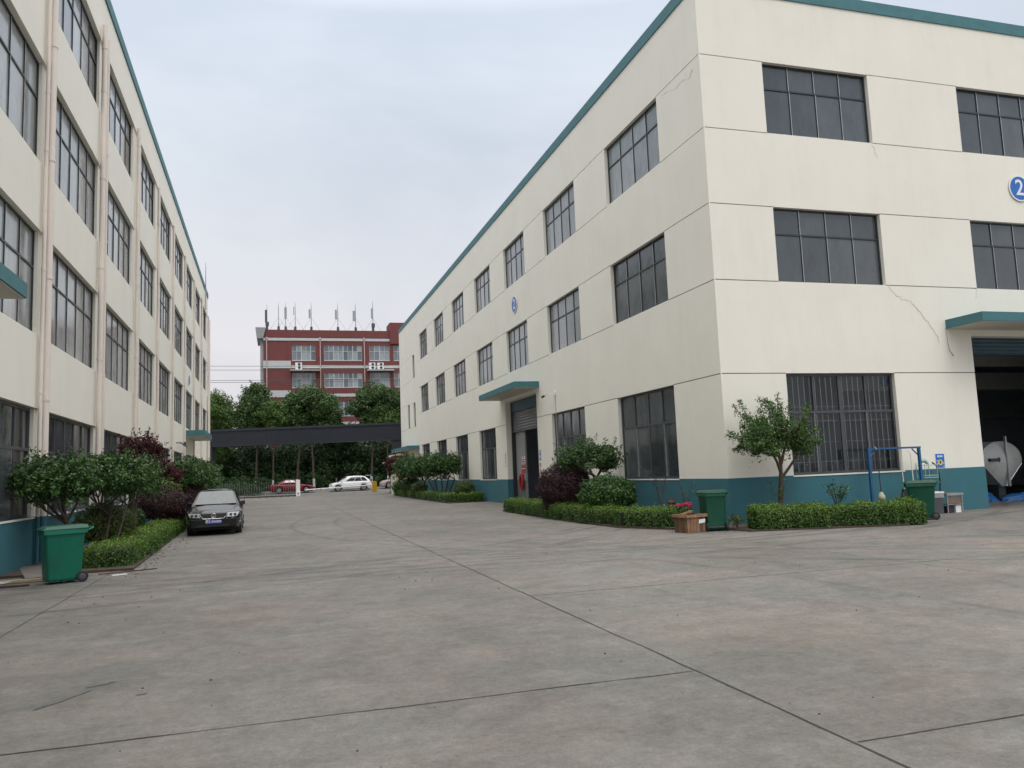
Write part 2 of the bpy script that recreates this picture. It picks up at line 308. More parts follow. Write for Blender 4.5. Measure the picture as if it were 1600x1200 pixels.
class FB(MB):
    """facade coordinates: s along the wall, z up, d outwards"""
    def __init__(s, fac): super().__init__(); s.fac = fac
    def pt(s, a, z, d): return s.fac(a, z, d)
    def fbox(s, s0, s1, z0, z1, d0, d1):
        P = s.fac; s.hexa([P(s0, z0, d0), P(s1, z0, d0), P(s1, z0, d1), P(s0, z0, d1), P(s0, z1, d0), P(s1, z1, d0), P(s1, z1, d1), P(s0, z1, d1)])
    def fquad(s, s0, s1, z0, z1, d): s.poly([s.fac(s0, z0, d), s.fac(s1, z0, d), s.fac(s1, z1, d), s.fac(s0, z1, d)])
def copy_tree(o, parent=None):
    c = o.copy(); COL.objects.link(c); c.parent = parent
    for ch in list(o.children): copy_tree(ch, c)
    return c
def text_mesh(txt, size, thick=0.004):
    cu = bpy.data.curves.new('t', 'FONT'); cu.body = txt; cu.size = size; cu.extrude = thick; cu.align_x = 'CENTER'; cu.align_y = 'CENTER'; cu.resolution_u = 4; cu.offset = size * 0.012
    o = bpy.data.objects.new('t', cu); COL.objects.link(o)
    dg = bpy.context.evaluated_depsgraph_get(); me = bpy.data.meshes.new_from_object(o.evaluated_get(dg))
    bpy.data.objects.remove(o); return me
def leafmesh(C, Nn, ln, asp=0.5, jit=0.7, rs=None):
    n = len(C); q = rs or rng
    nn = Nn + q.normal(0, jit, (n, 3)); nn /= np.linalg.norm(nn, axis=1, keepdims=True) + 1e-9
    t = q.normal(0, 1, (n, 3)); t -= nn * (t * nn).sum(1, keepdims=True); t /= np.linalg.norm(t, axis=1, keepdims=True) + 1e-9
    b = np.cross(nn, t); l = (ln * q.uniform(0.6, 1.35, (n, 1))); wd = l * asp
    v = np.empty((n, 4, 3)); fold = nn * wd * 0.25
    v[:, 0] = C - t * l / 2; v[:, 1] = C + b * wd / 2 + fold - t * l * 0.05; v[:, 2] = C + t * l / 2; v[:, 3] = C - b * wd / 2 + fold - t * l * 0.05
    return v.reshape(-1, 3)
def quads(name, V, mat, parent=None, sub=None):
    n = len(V) // 4; me = bpy.data.meshes.new(name)
    if parent is not None: V = V - np.array(root_of(parent).location)
    me.vertices.add(len(V)); me.vertices.foreach_set('co', V.astype(np.float32).ravel())
    me.loops.add(4 * n); me.loops.foreach_set('vertex_index', np.arange(4 * n, dtype=np.int32))
    me.polygons.add(n); me.polygons.foreach_set('loop_start', np.arange(0, 4 * n, 4, dtype=np.int32)); me.polygons.foreach_set('loop_total', np.full(n, 4, np.int32))
    me.materials.append(mat); me.update(); return link(name, me, parent)
def sph(n): d = rng.normal(0, 1, (n, 3)); return d / np.linalg.norm(d, axis=1, keepdims=True)
def clumps(c, r, k, cr, n, ln, shell=0.45, flat=0.8, asp=0.5, low=-0.6):
    """leaves gathered in k clumps inside an ellipsoid crown"""
    c = np.array(c, float); r = np.array(r, float); d = sph(k * 3); d = d[d[:, 2] > low][:k]; k = len(d)
    cc = c + d * r * (rng.uniform(shell, 1.0, (k, 1)) ** 0.7) * 0.86
    crr = cr * rng.uniform(0.6, 1.3, k); wgt = crr ** 2; idx = rng.choice(k, n, p=wgt / wgt.sum())
    q = sph(n); rad = rng.uniform(0.45, 1.0, (n, 1)) ** 0.5
    P = cc[idx] + q * rad * crr[idx][:, None] * np.array([1, 1, flat])
    Nn = q * 0.9 + np.array([0, 0, 0.55])
    return leafmesh(P, Nn, ln, asp)
def sprigs(c, r, k, n, length, ln, low=-.5, up_=.35):
    d = sph(k * 3); d = d[d[:, 2] > low][:k]; k = len(d); st = np.array(c) + d * np.array(r) * rng.uniform(.55, .95, (k, 1)); dr = d + np.array([0, 0, up_]) + rng.normal(0, .25, (k, 3)); dr /= np.linalg.norm(dr, axis=1, keepdims=True)
    L = length * rng.uniform(.4, 1.3, (k, 1)); idx = np.repeat(np.arange(k), n); t = rng.uniform(0, 1, (k * n, 1)); s = ln * (1.1 - .8 * t)
    P = st[idx] + dr[idx] * L[idx] * t + rng.normal(0, 1, (k * n, 3)) * s * .8; return leafmesh(P, dr[idx] * .3 + np.array([0, 0, .5]), ln, .5)
def ellipsoid_leaves(c, r, n, ln, rough=0.08, asp=0.55, zmin=-0.75):
    d = sph(int(n * 1.3)); d = d[d[:, 2] > zmin][:n]; n = len(d)
    bump = 1 + rough * (np.sin(d[:, 0] * 7 + 1) * np.cos(d[:, 1] * 8) + np.sin(d[:, 2] * 9 + d[:, 0] * 5)) * 0.6 + rng.normal(0, rough * 0.55, n) - np.abs(rng.normal(0, 0.05, n))
    P = np.array(c) + d * np.array(r) * bump[:, None]
    return leafmesh(P, d, ln, asp, 0.6)

# ------------------------------------------------------------------ ground, road, beds (setting)
def struct(name, mb, mat): o = mb.build(name, mat); o['kind'] = 'structure'; return o
g = MB()
S_ = [(-400, -400, 0), (400, -400, 0), (400, 76, 0), (-400, 76, 0)]
g.poly(S_); g.poly([(-400, 76, 0), (400, 76, 0), (400, 88, 0.18), (-400, 88, 0.18)]); g.poly([(-400, 88, 0.18), (400, 88, 0.18), (400, 94, 0.42), (-400, 94, 0.42)]); g.poly([(-400, 94, 0.42), (400, 94, 0.42), (600, 1500, 0.42), (-600, 1500, 0.42)])
struct('ground', g, M_conc)
g = MB(); g.poly([(-60, 85, 0.139), (60, 85, 0.139), (60, 88, 0.184), (-60, 88, 0.184)]); g.poly([(-60, 88, 0.184), (60, 88, 0.184), (60, 92.6, 0.368), (-60, 92.6, 0.368)]); struct('road', g, M_asph)
g = MB(); g.box(-60, 60, 92.6, 92.8, 0.3, 0.5); struct('kerb', g, M_grey)
g = MB(); g.poly([(-60, 92.8, 0.46), (60, 92.8, 0.46), (60, 107.5, 0.46), (-60, 107.5, 0.46)]); struct('verge', g, M_verge)
# expansion joints as slightly wandering strips
g = MB()
def joint(x0, y0, x1, y1, wd=0.022):
    wd *= .62
    L = math.hypot(x1 - x0, y1 - y0); n = max(2, int(L / 0.35)); nx, ny = -(y1 - y0) / L, (x1 - x0) / L; prev = None
    for i in range(n + 1):
        t = i / n; o = random.gauss(0, 0.006); hw = wd / 2 * random.uniform(0.55, 1.35); x = x0 + (x1 - x0) * t + nx * o; y = y0 + (y1 - y0) * t + ny * o
        cur = ((x - nx * hw, y - ny * hw, 0.004), (x + nx * hw, y + ny * hw, 0.004))
        if prev: g.poly([prev[0], cur[0], cur[1], prev[1]])
        prev = cur
joint(3.32, -6, 3.30, 60, 0.026); joint(-3.02, -6, -3.12, 18.2, 0.02)
for yy in (-5.7, 0.2, 6.12): joint(-3.0, yy, 3.3, yy - 0.06)
for yy, x1 in ((-1.8, 22), (4.18, 24), (10.5, 30), (16.45, 10.4)): joint(3.34, yy, x1, yy - 0.05 * (x1 - 3.3) / 8)
joint(-3.1, 12.1, 3.3, 12.05, 0.010); joint(9.6, 4.0, 9.7, 16.0, 0.012); joint(-5.2, 14.4, -3.1, 14.5, 0.02); joint(-3.05, 24.4, 3.3, 24.3, 0.010)
joint(3.3, 28.5, 8.9, 28.4, 0.012); joint(3.3, 40.5, 9, 40.4, 0.015); joint(-3, 36.5, 3.3, 36.4, 0.015)
struct('expansion_joints', g, M_joint)
g = MB()
def blot(cx, cy, a, b, ang, n=22, z=0.0045):
    pts = []
    for i in range(n):
        t = 2 * math.pi * i / n; r = random.uniform(0.55, 1.15); x = a * r * math.cos(t); y = b * r * math.sin(t)
        pts.append((cx + x * math.cos(ang) - y * math.sin(ang), cy + x * math.sin(ang) + y * math.cos(ang), z))
    g.poly(pts)
blot(-1.66, 7.45, 0.30, 0.05, 1.0); blot(-1.45, 7.85, 0.13, 0.04, 0.6); blot(-1.05, 7.35, 0.05, 0.03, 0.3); blot(20.2, 16.9, 0.9, 0.10, 0.05)
struct('oil_stains', g, M_stain)
g = MB()
for _ in range(300):      # grit and small leaves lying on the slabs
    x, y = random.uniform(-3.2, 13), random.uniform(3.2, 18); s = random.choice((0.004, 0.006, 0.008, 0.013)) * random.uniform(0.7, 1.2)
    if abs(x) > 9 and y > 17: continue
    g.lathe([(s, 0.0), (s * 0.8, s * 0.5), (0.001, s * 0.7)], (x, y, 0.001), 5)
for _ in range(260):
    y = random.uniform(16.5, 34); x = random.gauss(-2.7, 0.18); s = random.uniform(0.012, 0.03); g.lathe([(s, 0.0), (s * 0.8, s * 0.3), (0.001, s * 0.4)], (x, y, 0.001), 5)
o = g.build('grit', M_soil); tagp(o, 'dark grit and leaf crumbs scattered over the concrete yard', 'grit', kind='stuff')
def bed(pts, h=0.05):
    g = MB(); n = len(pts); g.poly([(x, y, h) for x, y in pts])
    for i in range(n): (a, b), (c, d) = pts[i], pts[(i + 1) % n]; g.poly([(a, b, 0), (c, d, 0), (c, d, h), (a, b, h)])
    struct('planting_bed', g, M_soil)
bed([(-5.3, 18.0), (-2.75, 17.95), (-3.3, 36), (-3.6, 52), (-5.4, 52)])
bed([(11.75, 19.1), (9.95, 18.9), (9.15, 20.6), (9.05, 24.5), (9.35, 33.0), (11.75, 33.2)])
bed([(11.75, 44.7), (9.45, 44.4), (9.6, 57), (9.9, 69.2), (11.75, 69)])
bed([(10.7, 18.9), (11.05, 17.0), (14.7, 15.85), (15.7, 17.0), (15.8, 19.0)], 0.04)

# ------------------------------------------------------------------ facades
X0, Y0 = 11.7786, 19.0473
facR = lambda s, z, d: (X0 - d, s, z)
facF = lambda s, z, d: (s, Y0 - d, z)
facL = lambda s, z, d: (-5.1432 - 0.0042 * s + d, s, z)
def wallgrid(fb, s0, s1, z0, z1, holes, d=0.0):
    """holes: (s0,s1,z0,z1,depth,back)"""
    ss = sorted(set([s0, s1] + [min(max(h[i], s0), s1) for h in holes for i in (0, 1)])); zs = sorted(set([z0, z1] + [min(max(h[i], z0), z1) for h in holes for i in (2, 3)]))
    for a, b in zip(ss, ss[1:]):
        for c, e_ in zip(zs, zs[1:]):
            ms, mz = (a + b) / 2, (c + e_) / 2
            if any(h[0] < ms < h[1] and h[2] < mz < h[3] for h in holes): continue
            fb.fquad(a, b, c, e_, d)
    for h in holes:
        a, b, c, e_, dp, back = h; P = fb.fac
        if back:
            fb.cur = 1; fb.fquad(a, b, c, e_, d - dp); fb.cur = 0
        fb.poly([P(a, c, d), P(a, e_, d), P(a, e_, d - dp), P(a, c, d - dp)]); fb.poly([P(b, c, d), P(b, e_, d), P(b, e_, d - dp), P(b, c, d - dp)])
        fb.poly([P(a, e_, d), P(b, e_, d), P(b, e_, d - dp), P(a, e_, d - dp)])
        if c > z0 + 0.01 or back: fb.poly([P(a, c, d), P(b, c, d), P(b, c, d - dp), P(a, c, d - dp)])
def window(parent, fac, s0, s1, z0, z1, depth, style, pm, n=4, alu=True):
    fr = FB(fac); pn = FB(fac); H = z1 - z0; W = s1 - s0; D = -depth
    fw = 0.045 if style == 'upper' else 0.07
    zt = z1 - H * (0.35 if style == 'upper' else 0.385)
    fr.fbox(s0, s1, z0, z0 + fw, D - .04, D + .035); fr.fbox(s0, s1, z1 - fw, z1, D - .04, D + .035)
    fr.fbox(s0, s0 + fw, z0 + fw, z1 - fw, D - .04, D + .035); fr.fbox(s1 - fw, s1, z0 + fw, z1 - fw, D - .04, D + .035)
    fr.fbox(s0 + fw, s1 - fw, zt - fw / 2, zt + fw / 2, D - .035, D + .03)
    cells = [s0 + fw + (W - 2 * fw) * i / n for i in range(n + 1)]
    for i in range(1, n):
        mw = fw * (1.5 if (style == 'ground' and i == n // 2) else 0.8)
        c = cells[i]
        if style == 'ground':
            fr.fbox(c - mw / 2, c + mw / 2, zt + fw / 2, z1 - fw, D - .03, D + .028); fr.fbox(c - mw / 2, c + mw / 2, z0 + fw, zt - fw / 2, D - .03, D + .028 + (0.012 if i % 2 else 0))
            if i % 2: fr.cur = 1; fr.fbox(c - mw / 2 - .012, c - mw / 2, z0 + fw, zt - fw / 2, D - .02, D + .036); fr.cur = 0
        else:
            for (za, zb, o) in ((zt + fw / 2, z1 - fw, 0), (z0 + fw, zt - fw / 2, random.uniform(0.0, 0.03))):
                fr.fbox(c - mw / 2 + o, c + mw / 2 + o, za, zb, D - .03, D + .026)
                if alu: fr.cur = 1; fr.fbox(c - .012 + o, c + .006 + o, za, zb, D + .026, D + .034); fr.cur = 0
    for i in range(n):
        a, b = cells[i], cells[i + 1]
        for (za, zb) in ((z0 + fw, zt - fw / 2), (zt + fw / 2, z1 - fw)):
            if style == 'ground' and za < zt - 0.3: o = (0.012 if i % 2 else -0.012)
            else: o = 0
            pn.poly([fac(a, za, D + o + random.uniform(-.004, .004)), fac(b, za, D + o + random.uniform(-.004, .004)), fac(b, zb, D + o + random.uniform(-.004, .004)), fac(a, zb, D + o + random.uniform(-.004, .004))])
    if style == 'ground': fr.cur = 2; fr.fbox(s0 - .03, s1 + .03, z0 - .04, z0 - .001, .021, .04); fr.cur = 0
    w_ = fr.build('window', [M_frame if style == 'upper' else M_frame_g, M_alu, M_cream], parent); pn.build('pane', pm, w_); return w_
def badge(fac, s, z, r, label, txt='2', off=0.02, rot=None):
    c = fac(s, z, off); o = thing('number_sign', c, label, 'sign')
    nrm = Vector(fac(s, z, 1)) - Vector(fac(s, z, 0)); nrm.normalize(); u = nrm.cross(Vector((0, 0, 1))).normalized() * -1; v = Vector((0, 0, 1))
    def disc(r0, r1, t0, t1, name, mat):
        m = MB(); n = 40
        P = lambda r_, t, d: tuple(u * r_ * math.cos(t) + v * r_ * math.sin(t) + nrm * d)
        for i in range(n):
            a, b = 2 * math.pi * i / n, 2 * math.pi * (i + 1) / n
            m.poly([P(r0, a, t1), P(r1, a, t1), P(r1, b, t1), P(r0, b, t1)]); m.poly([P(r1, a, t0), P(r1, b, t0), P(r1, b, t1), P(r1, a, t1)])
        return m.build(name, mat, o, world=False)
    disc(0, r, 0, .02, 'panel', M_blue); disc(r * 0.93, r * 1.02, 0, .026, 'rim', M_signw)
    if txt:
        me = text_mesh(txt, r * 1.75, 0.003); me.materials.append(M_signw)
        M = Matrix((( u.x, v.x, nrm.x, nrm.x * .026), (u.y, v.y, nrm.y, nrm.y * .026), (u.z, v.z, nrm.z, nrm.z * .026), (0, 0, 0, 1)))
        if M.to_3x3().determinant() < 0: M = M @ Matrix.Scale(-1, 4, (1, 0, 0))
        me.transform(M); link('numeral', me, o)
    return o

# ---- building on the right
P_, A_, B_, C_, D_, E_, t_, T_ = 1.256, 4.128, 6.775, 8.978, 11.204, 13.401, 15.451, 15.832
YE, XE = 76.3, 62.0
bR = thing('factory_building', (X0, Y0, 0), 'three storey cream factory hall with teal plinth and number 2 signs', 'building')
cR = [(21.75, 25.95), (29.1, 33.0), (35.95, 39.55), (42.35, 46.0), (48.95, 52.45), (55.45, 58.85), (61.85, 65.2)]
cF = [(13.86, 17.6), (21.05, 24.8), (28.24, 31.98), (35.43, 39.17), (42.6, 46.3), (49.8, 53.5)]
DR, DF = (35.05, 40.25), (20.62, 26.6)
def grooves(cols, s0, s1, lv, skip=()):
    out = []
    for z in lv:
        ed = [s0] + [v for c in cols for v in c] + [s1]
        for a, b in zip(ed[::2], ed[1::2]):
            if b - a > 0.05: out.append((a, b, z - 0.013, z + 0.013, 0.03, True))
    return out
hR = [(a, b, D_, E_, 0.16, False) for a, b in cR] + [(a, b, B_, C_, 0.16, False) for a, b in cR] + [(a, b, P_, A_, 0.16, False) for a, b in cR[:2] + cR[3:]] + [(DR[0], DR[1], P_, 5.3, 0.5, False)]
st = [(67.95, 68.95, 10.1, 12.15), (71.0, 72.05, 5.85, 8.02), (67.95, 68.95, 5.82, 7.95)]
hR += [(a, b, c, e_, 0.16, False) for a, b, c, e_ in st]
gR = grooves(cR, Y0 + .001, 66.3, (E_, D_, C_, B_)) + grooves(cR[:2] + [DR] + cR[3:], Y0 + .001, 66.3, (A_,)) + [(a, b, z - .012, z + .012, .03, True) for a, b, z in ((69, YE - .01, 12.2), (69.0, YE - .01, 10.05), (72.1, YE - .01, 8.06), (69, 70.95, 8.0), (72.1, YE - .01, 5.83), (69, 70.95, 5.83))]
f = FB(facR); wallgrid(f, Y0, YE, P_, t_, hR + gR); f.build('wall', [M_cream, M_groove], bR)
hF = [(a, b, D_, E_, 0.16, False) for a, b in cF] + [(a, b, B_, C_, 0.16, False) for a, b in cF] + [(a, b, P_, A_, 0.16, False) for a, b in (cF[0],) + tuple(cF[2:])] + [(DF[0], DF[1], P_, 5.27, 0.45, False)]
gF = grooves(cF, X0 + .001, XE, (E_, D_, C_, B_)) + grooves([cF[0], DF] + cF[2:], X0 + .001, XE, (A_,))
f = FB(facF); wallgrid(f, X0, XE, P_, t_, hF + gF); f.build('wall', [M_cream, M_groove], bR)
f = FB(facR); f.fquad(Y0, YE, 0, t_, -(XE - X0)); f.build('wall', M_cream, bR)
f = FB(facF); f.fquad(X0, XE, 0, t_, -(YE - Y0)); f.build('wall', M_cream, bR)
f = FB(facR)
for a, b in ((Y0 - .02, DR[0]), (DR[1], YE + .02)): f.fbox(a, b, 0, P_, -0.12, 0.02)
for a in DR: s = 1 if a == DR[1] else -1; f.fbox(min(a, a + s * .03), max(a, a + s * .03), 0, P_ - .002, -0.5, -0.12)
f.build('plinth', M_teal, bR)
f = FB(facF)
for a, b in ((X0 + .1, DF[0]), (DF[1], XE)): f.fbox(a, b, 0, P_, -0.12, 0.021)
f.build('plinth', M_teal, bR)
m = MB(); m.box(X0 - .04, XE + .04, Y0 - .04, Y0 + .3, t_, T_); m.box(X0 - .04, X0 + .3, Y0 + .3, YE + .04, t_, T_); m.box(XE - .3, XE + .04, Y0 + .3, YE + .04, t_, T_); m.box(X0 + .3, XE - .3, YE - .3, YE + .04, t_, T_)
m.build('parapet_band', M_teal_b, bR)
m = MB(); m.box(X0 + .31, XE - .31, Y0 + .31, YE - .31, 14.6, 14.8); m.build('roof', M_grey, bR)
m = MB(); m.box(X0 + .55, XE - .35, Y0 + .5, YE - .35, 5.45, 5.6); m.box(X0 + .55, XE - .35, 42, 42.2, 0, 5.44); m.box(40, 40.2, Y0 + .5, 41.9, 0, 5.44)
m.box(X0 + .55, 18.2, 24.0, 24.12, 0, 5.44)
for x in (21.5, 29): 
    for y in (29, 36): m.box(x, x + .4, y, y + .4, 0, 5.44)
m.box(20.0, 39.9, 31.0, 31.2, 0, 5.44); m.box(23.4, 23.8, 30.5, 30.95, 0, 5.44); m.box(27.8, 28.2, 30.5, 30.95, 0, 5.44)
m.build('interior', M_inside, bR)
m = MB(); m.box(20.2, 39.8, 29.9, 30.2, 3.3, 3.6); m.box(20.2, 39.8, 24.0, 24.25, 5.0, 5.42); m.build('ceiling_beam', M_tank, bR)
for i, (a, b) in enumerate(cR):
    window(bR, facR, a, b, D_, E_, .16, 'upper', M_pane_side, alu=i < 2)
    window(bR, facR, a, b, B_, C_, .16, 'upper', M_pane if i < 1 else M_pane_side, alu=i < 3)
    if i != 2: window(bR, facR, a, b, P_, A_, .16, 'ground', M_pane_low)
for a, b, c, e_ in st:
    f = FB(facR); f.fbox(a, b, c, c + .05, -.2, -.12); f.fbox(a, b, e_ - .05, e_, -.2, -.12); f.fbox(a, a + .05, c, e_, -.2, -.12); f.fbox(b - .05, b, c, e_, -.2, -.12); w_ = f.build('window', M_frame, bR)
    f = FB(facR); f.fquad(a + .05, b - .05, c + .05, e_ - .05, -.16); f.build('pane', M_pane_low, w_)
for i, (a, b) in enumerate(cF):
    window(bR, facF, a, b, D_, E_, .16, 'upper', M_pane); window(bR, facF, a, b, B_, C_, .16, 'upper', M_pane)
    if i != 1: window(bR, facF, a, b, P_, A_, .16, 'ground', M_clear if i == 0 else M_pane_low)
# white burglar bars behind the ground window of the front
f = FB(facF); a, b = cF[0]; zt = A_ - (A_ - P_) * .385; D = -.27
nb = 20
for i in range(1, nb):
    s = a + (b - a) * i / nb; f.fbox(s - .010, s + .010, P_, A_, D, D + .016)
for z in (zt + .16, zt - .25, zt - .85, P_ + .35): f.fbox(a, b, z - .006, z + .006, D - .01, D + .002)
f.build('window_bars', M_grille, bR)
m = MB()          # things standing inside behind that window
for _ in range(26):
    x = random.uniform(13.9, 17.4); y = random.uniform(19.9, 21.2); s = random.uniform(.1, .35); z0 = 0 ; m.box(x, x + s * 1.6, y, y + s, z0, random.uniform(1.3, 1.75))
m.box(14.4, 17.4, 22.4, 22.6, 0, 2.5)
m.build('stored_goods', plain('goods', (0.3, 0.29, 0.26), 0.8, var=0.5, scale=3), bR)
# canopies
def canopy(parent, fac, s0, s1, z0, z1, d):
    f = FB(fac); f.fbox(s0, s1, z0 + .02, z1, 0.002, d); c = f.build('canopy', M_teal_b, parent)
    f = FB(fac); f.fbox(s0 + .03, s1 - .03, z0, z0 + .018, 0.004, d - .03); f.build('soffit', M_cream_s, c)
canopy(bR, facR, 34.55, 41.15, 5.48, 5.77, 1.2)
canopy(bR, facF, 19.68, 27.6, 5.46, 5.75, 1.33)
f = FB(facR); f.fbox(36.5, 37.2, 5.771, 5.79, .8, 1.15); f.build('canopy_patch', M_rust, bR)
# side roller door
def shutter(fac, s0, s1, z0, z1, d, mat, slat=.11):
    f = FB(fac); z = z1
    while z > z0:
        zb = max(z - slat, z0); f.poly([fac(s0, z, d), fac(s1, z, d), fac(s1, (z + zb) / 2, d + .03), fac(s0, (z + zb) / 2, d + .03)]); f.poly([fac(s0, (z + zb) / 2, d + .03), fac(s1, (z + zb) / 2, d + .03), fac(s1, zb, d), fac(s0, zb, d)]); z = zb
    return f
f = shutter(facR, DR[0] + .02, DR[1] - .1, 3.78, 4.75, -.36, M_shut, .14); f.fbox(DR[0] + .02, DR[1] - .1, 3.7, 3.78, -.40, -.34); f.build('roller_shutter', M_shut, bR)
f = FB(facR); f.fbox(DR[0] + .02, DR[1] - .1, 4.75, 5.29, -.48, -.30); f.build('shutter_box', M_shut_b, bR)
f = FB(facR); f.fbox(DR[1] - .1, DR[1] - .001, 0, 5.29, -.49, -.28); f.build('door_rail', M_frame, bR); f = FB(facR); f.fbox(DR[0] + .001, DR[0] + .06, 0, 3.7, -.49, -.32); f.build('door_rail', M_frame, bR)
f = FB(facR); f.fbox(38.55, DR[1] - .12, .02, 3.69, -.55, -.47); dl = f.build('door_leaf', plain('grey_leaf', (0.30, 0.31, 0.31), .6, var=.08, dirt=(.15, .15, .15, .4)), bR)
f = FB(facR); f.fbox(38.6, DR[1] - .16, .1, 1.2, -.468, -.462); f.build('kick_panel', plain('kick_grey', (0.15, 0.155, 0.16), .5), dl)
m = MB(); m.box(13.2, 13.9, 35.6, 37.9, 0, .35); m.cur = 1; m.box(13.18, 13.92, 35.6, 37.92, .351, .8); m.cur = 2; m.box(13.3, 13.8, 35.9, 36.8, .801, 1.2); m.cur = 1; m.box(13.25, 13.85, 37.1, 37.7, .801, 1.6)
o = m.build('tool_cart', [M_tarp, M_signw, M_frame]); tagp(o, 'blue and white cart standing inside the side roller door', 'cart')
# front roller door
f = shutter(facF, DF[0] + .05, DF[1] - .05, 4.72, 5.26, -.34, M_shut_b, .12); f.build('roller_shutter', M_shut_b, bR)
f = FB(facF); f.fbox(DF[0] + .001, DF[0] + .05, 0, 5.26, -.44, -.30); f.build('door_rail', M_frame, bR); f = FB(facF); f.fbox(DF[1] - .05, DF[1] - .001, 0, 5.26, -.44, -.30); f.build('door_rail', M_frame, bR)
# hairline cracks and their stains
def crack(pts, fac, wd=.02, mat=None):
    f = FB(fac); prev = None
    dense = []
    for (a, b), (c, e_) in zip(pts, pts[1:]):
        for i in range(4): t = i / 4; dense.append((a + (c - a) * t + random.gauss(0, .02), b + (e_ - b) * t + random.gauss(0, .02)))
    for s, z in dense:
        h = wd / 2 * random.uniform(.5, 1.3); cur = (fac(s - h, z - h * .6, .003), fac(s + h, z + h * .6, .003))
        if prev: f.poly([prev[0], prev[1], cur[1], cur[0]])
        prev = cur
    return f
M_crack = plain('crack_tone', (0.55, 0.50, 0.40), .9, var=.2, scale=6); M_crackd = plain('crack_dark', (0.3, 0.27, 0.22), .9)
def Fp(x, y):
    d = fwd + (x - 800) / 1238.4739 * right - (y - 600) / 1238.4739 * up; t = Y0 / d.y; return (d.x * t, 1.7 + d.z * t)
def Rp(x, y):
    d = fwd + (x - 800) / 1238.4739 * right - (y - 600) / 1238.4739 * up; t = X0 / d.x; return (d.y * t, 1.7 + d.z * t)
crack([Fp(*q) for q in ((1388, 447), (1399, 460), (1409, 467), (1420, 469), (1428, 477), (1438, 489), (1447, 501), (1458, 514), (1465, 526), (1468, 543))], facF, .028).build('wall_crack', M_crack, bR)
crack([Fp(*q) for q in ((1362, 224), (1367, 236), (1373, 248))], facF, .02).build('wall_crack', M_crack, bR)
crack([Fp(*q) for q in ((1524, 452), (1526, 462), (1525, 470))], facF, .02).build('wall_crack', M_crack, bR)
crack([Rp(*q) for q in ((1082, 110), (1077, 122), (1064, 128), (1056, 138), (1040, 146), (1031, 152))], facR, .04).build('wall_crack', M_crack, bR)
crack([Rp(*q) for q in ((915, 264), (908, 268), (900, 277))], facR, .03).build('wall_crack', M_crack, bR)
p0 = Fp(1476, 513); p1 = Fp(1479, 535); p2 = Fp(1481, 548); p3 = Fp(1486, 557)
m = MB(); m.tube([facF(*p0, .03), facF(*p1, .05), facF(*p2, .06), facF(*p3, .1)], [.005, .005, .008, .012], 6); m.build('loose_wire', M_frame, bR)
# crumbling mortar under two sills
badge(facF, 23.2, 10.13, .42, 'large round blue number 2 sign on the front wall', '2')
badge(facR, 37.8, 10.08, .42, 'round blue number 2 sign above the side roller door', '2')

# ---- gatehouse corner with teal canopy beyond the side windows
canopy(bR, facR, 66.5, 76.2, 3.85, 4.15, 1.0)
gh = thing('gatehouse', (10.6, 74, 0), 'small cream gatehouse with flat eave at the far end of the right hall', 'gatehouse')
m = MB(); m.box(10.66, 11.7, 72.9, 76.2, 0, 3.35); m.build('wall', plain('gatehouse_cream', (0.66, 0.6, 0.44), .85, var=.06), gh)
m = MB(); m.box(10.5, 11.72, 72.6, 76.3, 3.36, 3.6); m.box(10.62, 11.1, 70.4, 72.6, 3.4, 3.62); m.box(10.64, 10.8, 70.4, 70.55, 2.6, 3.39); m.box(10.64, 10.8, 71.5, 71.65, 2.6, 3.39); m.build('roof', plain('gatehouse_trim', (0.68, 0.63, 0.48), .8), gh)
m = MB(); m.box(10.0, 10.64, 75.2, 76.9, 2.85, 3.0); m.build('eave_slab', plain('eave_cream', (0.62, 0.58, 0.44), .8), gh)
m = MB(); m.box(10.63, 10.655, 73.6, 74.8, 1.1, 2.3); m.build('window', M_pane_low, gh)

# ---- building on the left
pL, L1t, L2b, L2t, L3b, L3t, L4b, L4t, Lt, LT = 1.096, 3.571, 5.272, 7.766, 9.379, 11.936, 13.653, 16.12, 17.74, 18.15
SE, SS = 72.9, -14.0
bL = thing('factory_building', facL(SS, 0, 0), 'four storey cream factory building with drainpipes along the left side', 'building')
fs = [1.34, 7.76, 14.18, 20.6, 27.05, 33.62, 40.09, 46.39, 52.84, 59.18, 65.55, 71.95]
colsL = [(fs[0] - 5.3, fs[0])] + [(a + 1.15, b) for a, b in zip(fs, fs[1:])]
DL = colsL[9]
f = FB(facL); dW = -.06
hL = []
for i, (a, b) in enumerate(colsL):
    for z0, z1 in ((L4b, L4t), (L3b, L3t), (L2b, L2t)): hL.append((a, b, z0, z1, .12, False))
    if i != 9: hL.append((a, b, pL, L1t, .12, False))
hL.append((DL[0] + .2, DL[1] - .8, pL, 4.3, .6, True))
wallgrid(f, SS, SE, pL, Lt, hL, dW)
for a, b in colsL:
    for z0, z1 in ((L1t, L2b), (L2t, L3b), (L3t, L4b)): f.fbox(a - .06 if a > SS + 1 else a, b + .32, z0, z1, dW + .001, 0)
f.fbox(SS, SE, L4t + .001, Lt, dW + .001, 0.0)
f.build('wall', [M_cream, M_inside], bL)
f = FB(facL); f.fquad(SS, SE, 0, Lt, -18); f.build('wall', M_cream, bL)
m = MB(); m.poly([facL(SE, 0, -.06), facL(SE, 0, -18), facL(SE, Lt, -18), facL(SE, Lt, -.06)]); m.poly([facL(SS, 0, -.06), facL(SS, 0, -18), facL(SS, Lt, -18), facL(SS, Lt, -.06)]); m.build('wall', M_cream, bL)
f = FB(facL); f.fbox(SS, DL[0] + .2, 0, pL, -.3, .02); f.fbox(DL[1] - .8, SE, 0, pL, -.3, .02); f.build('plinth', M_teal, bL)
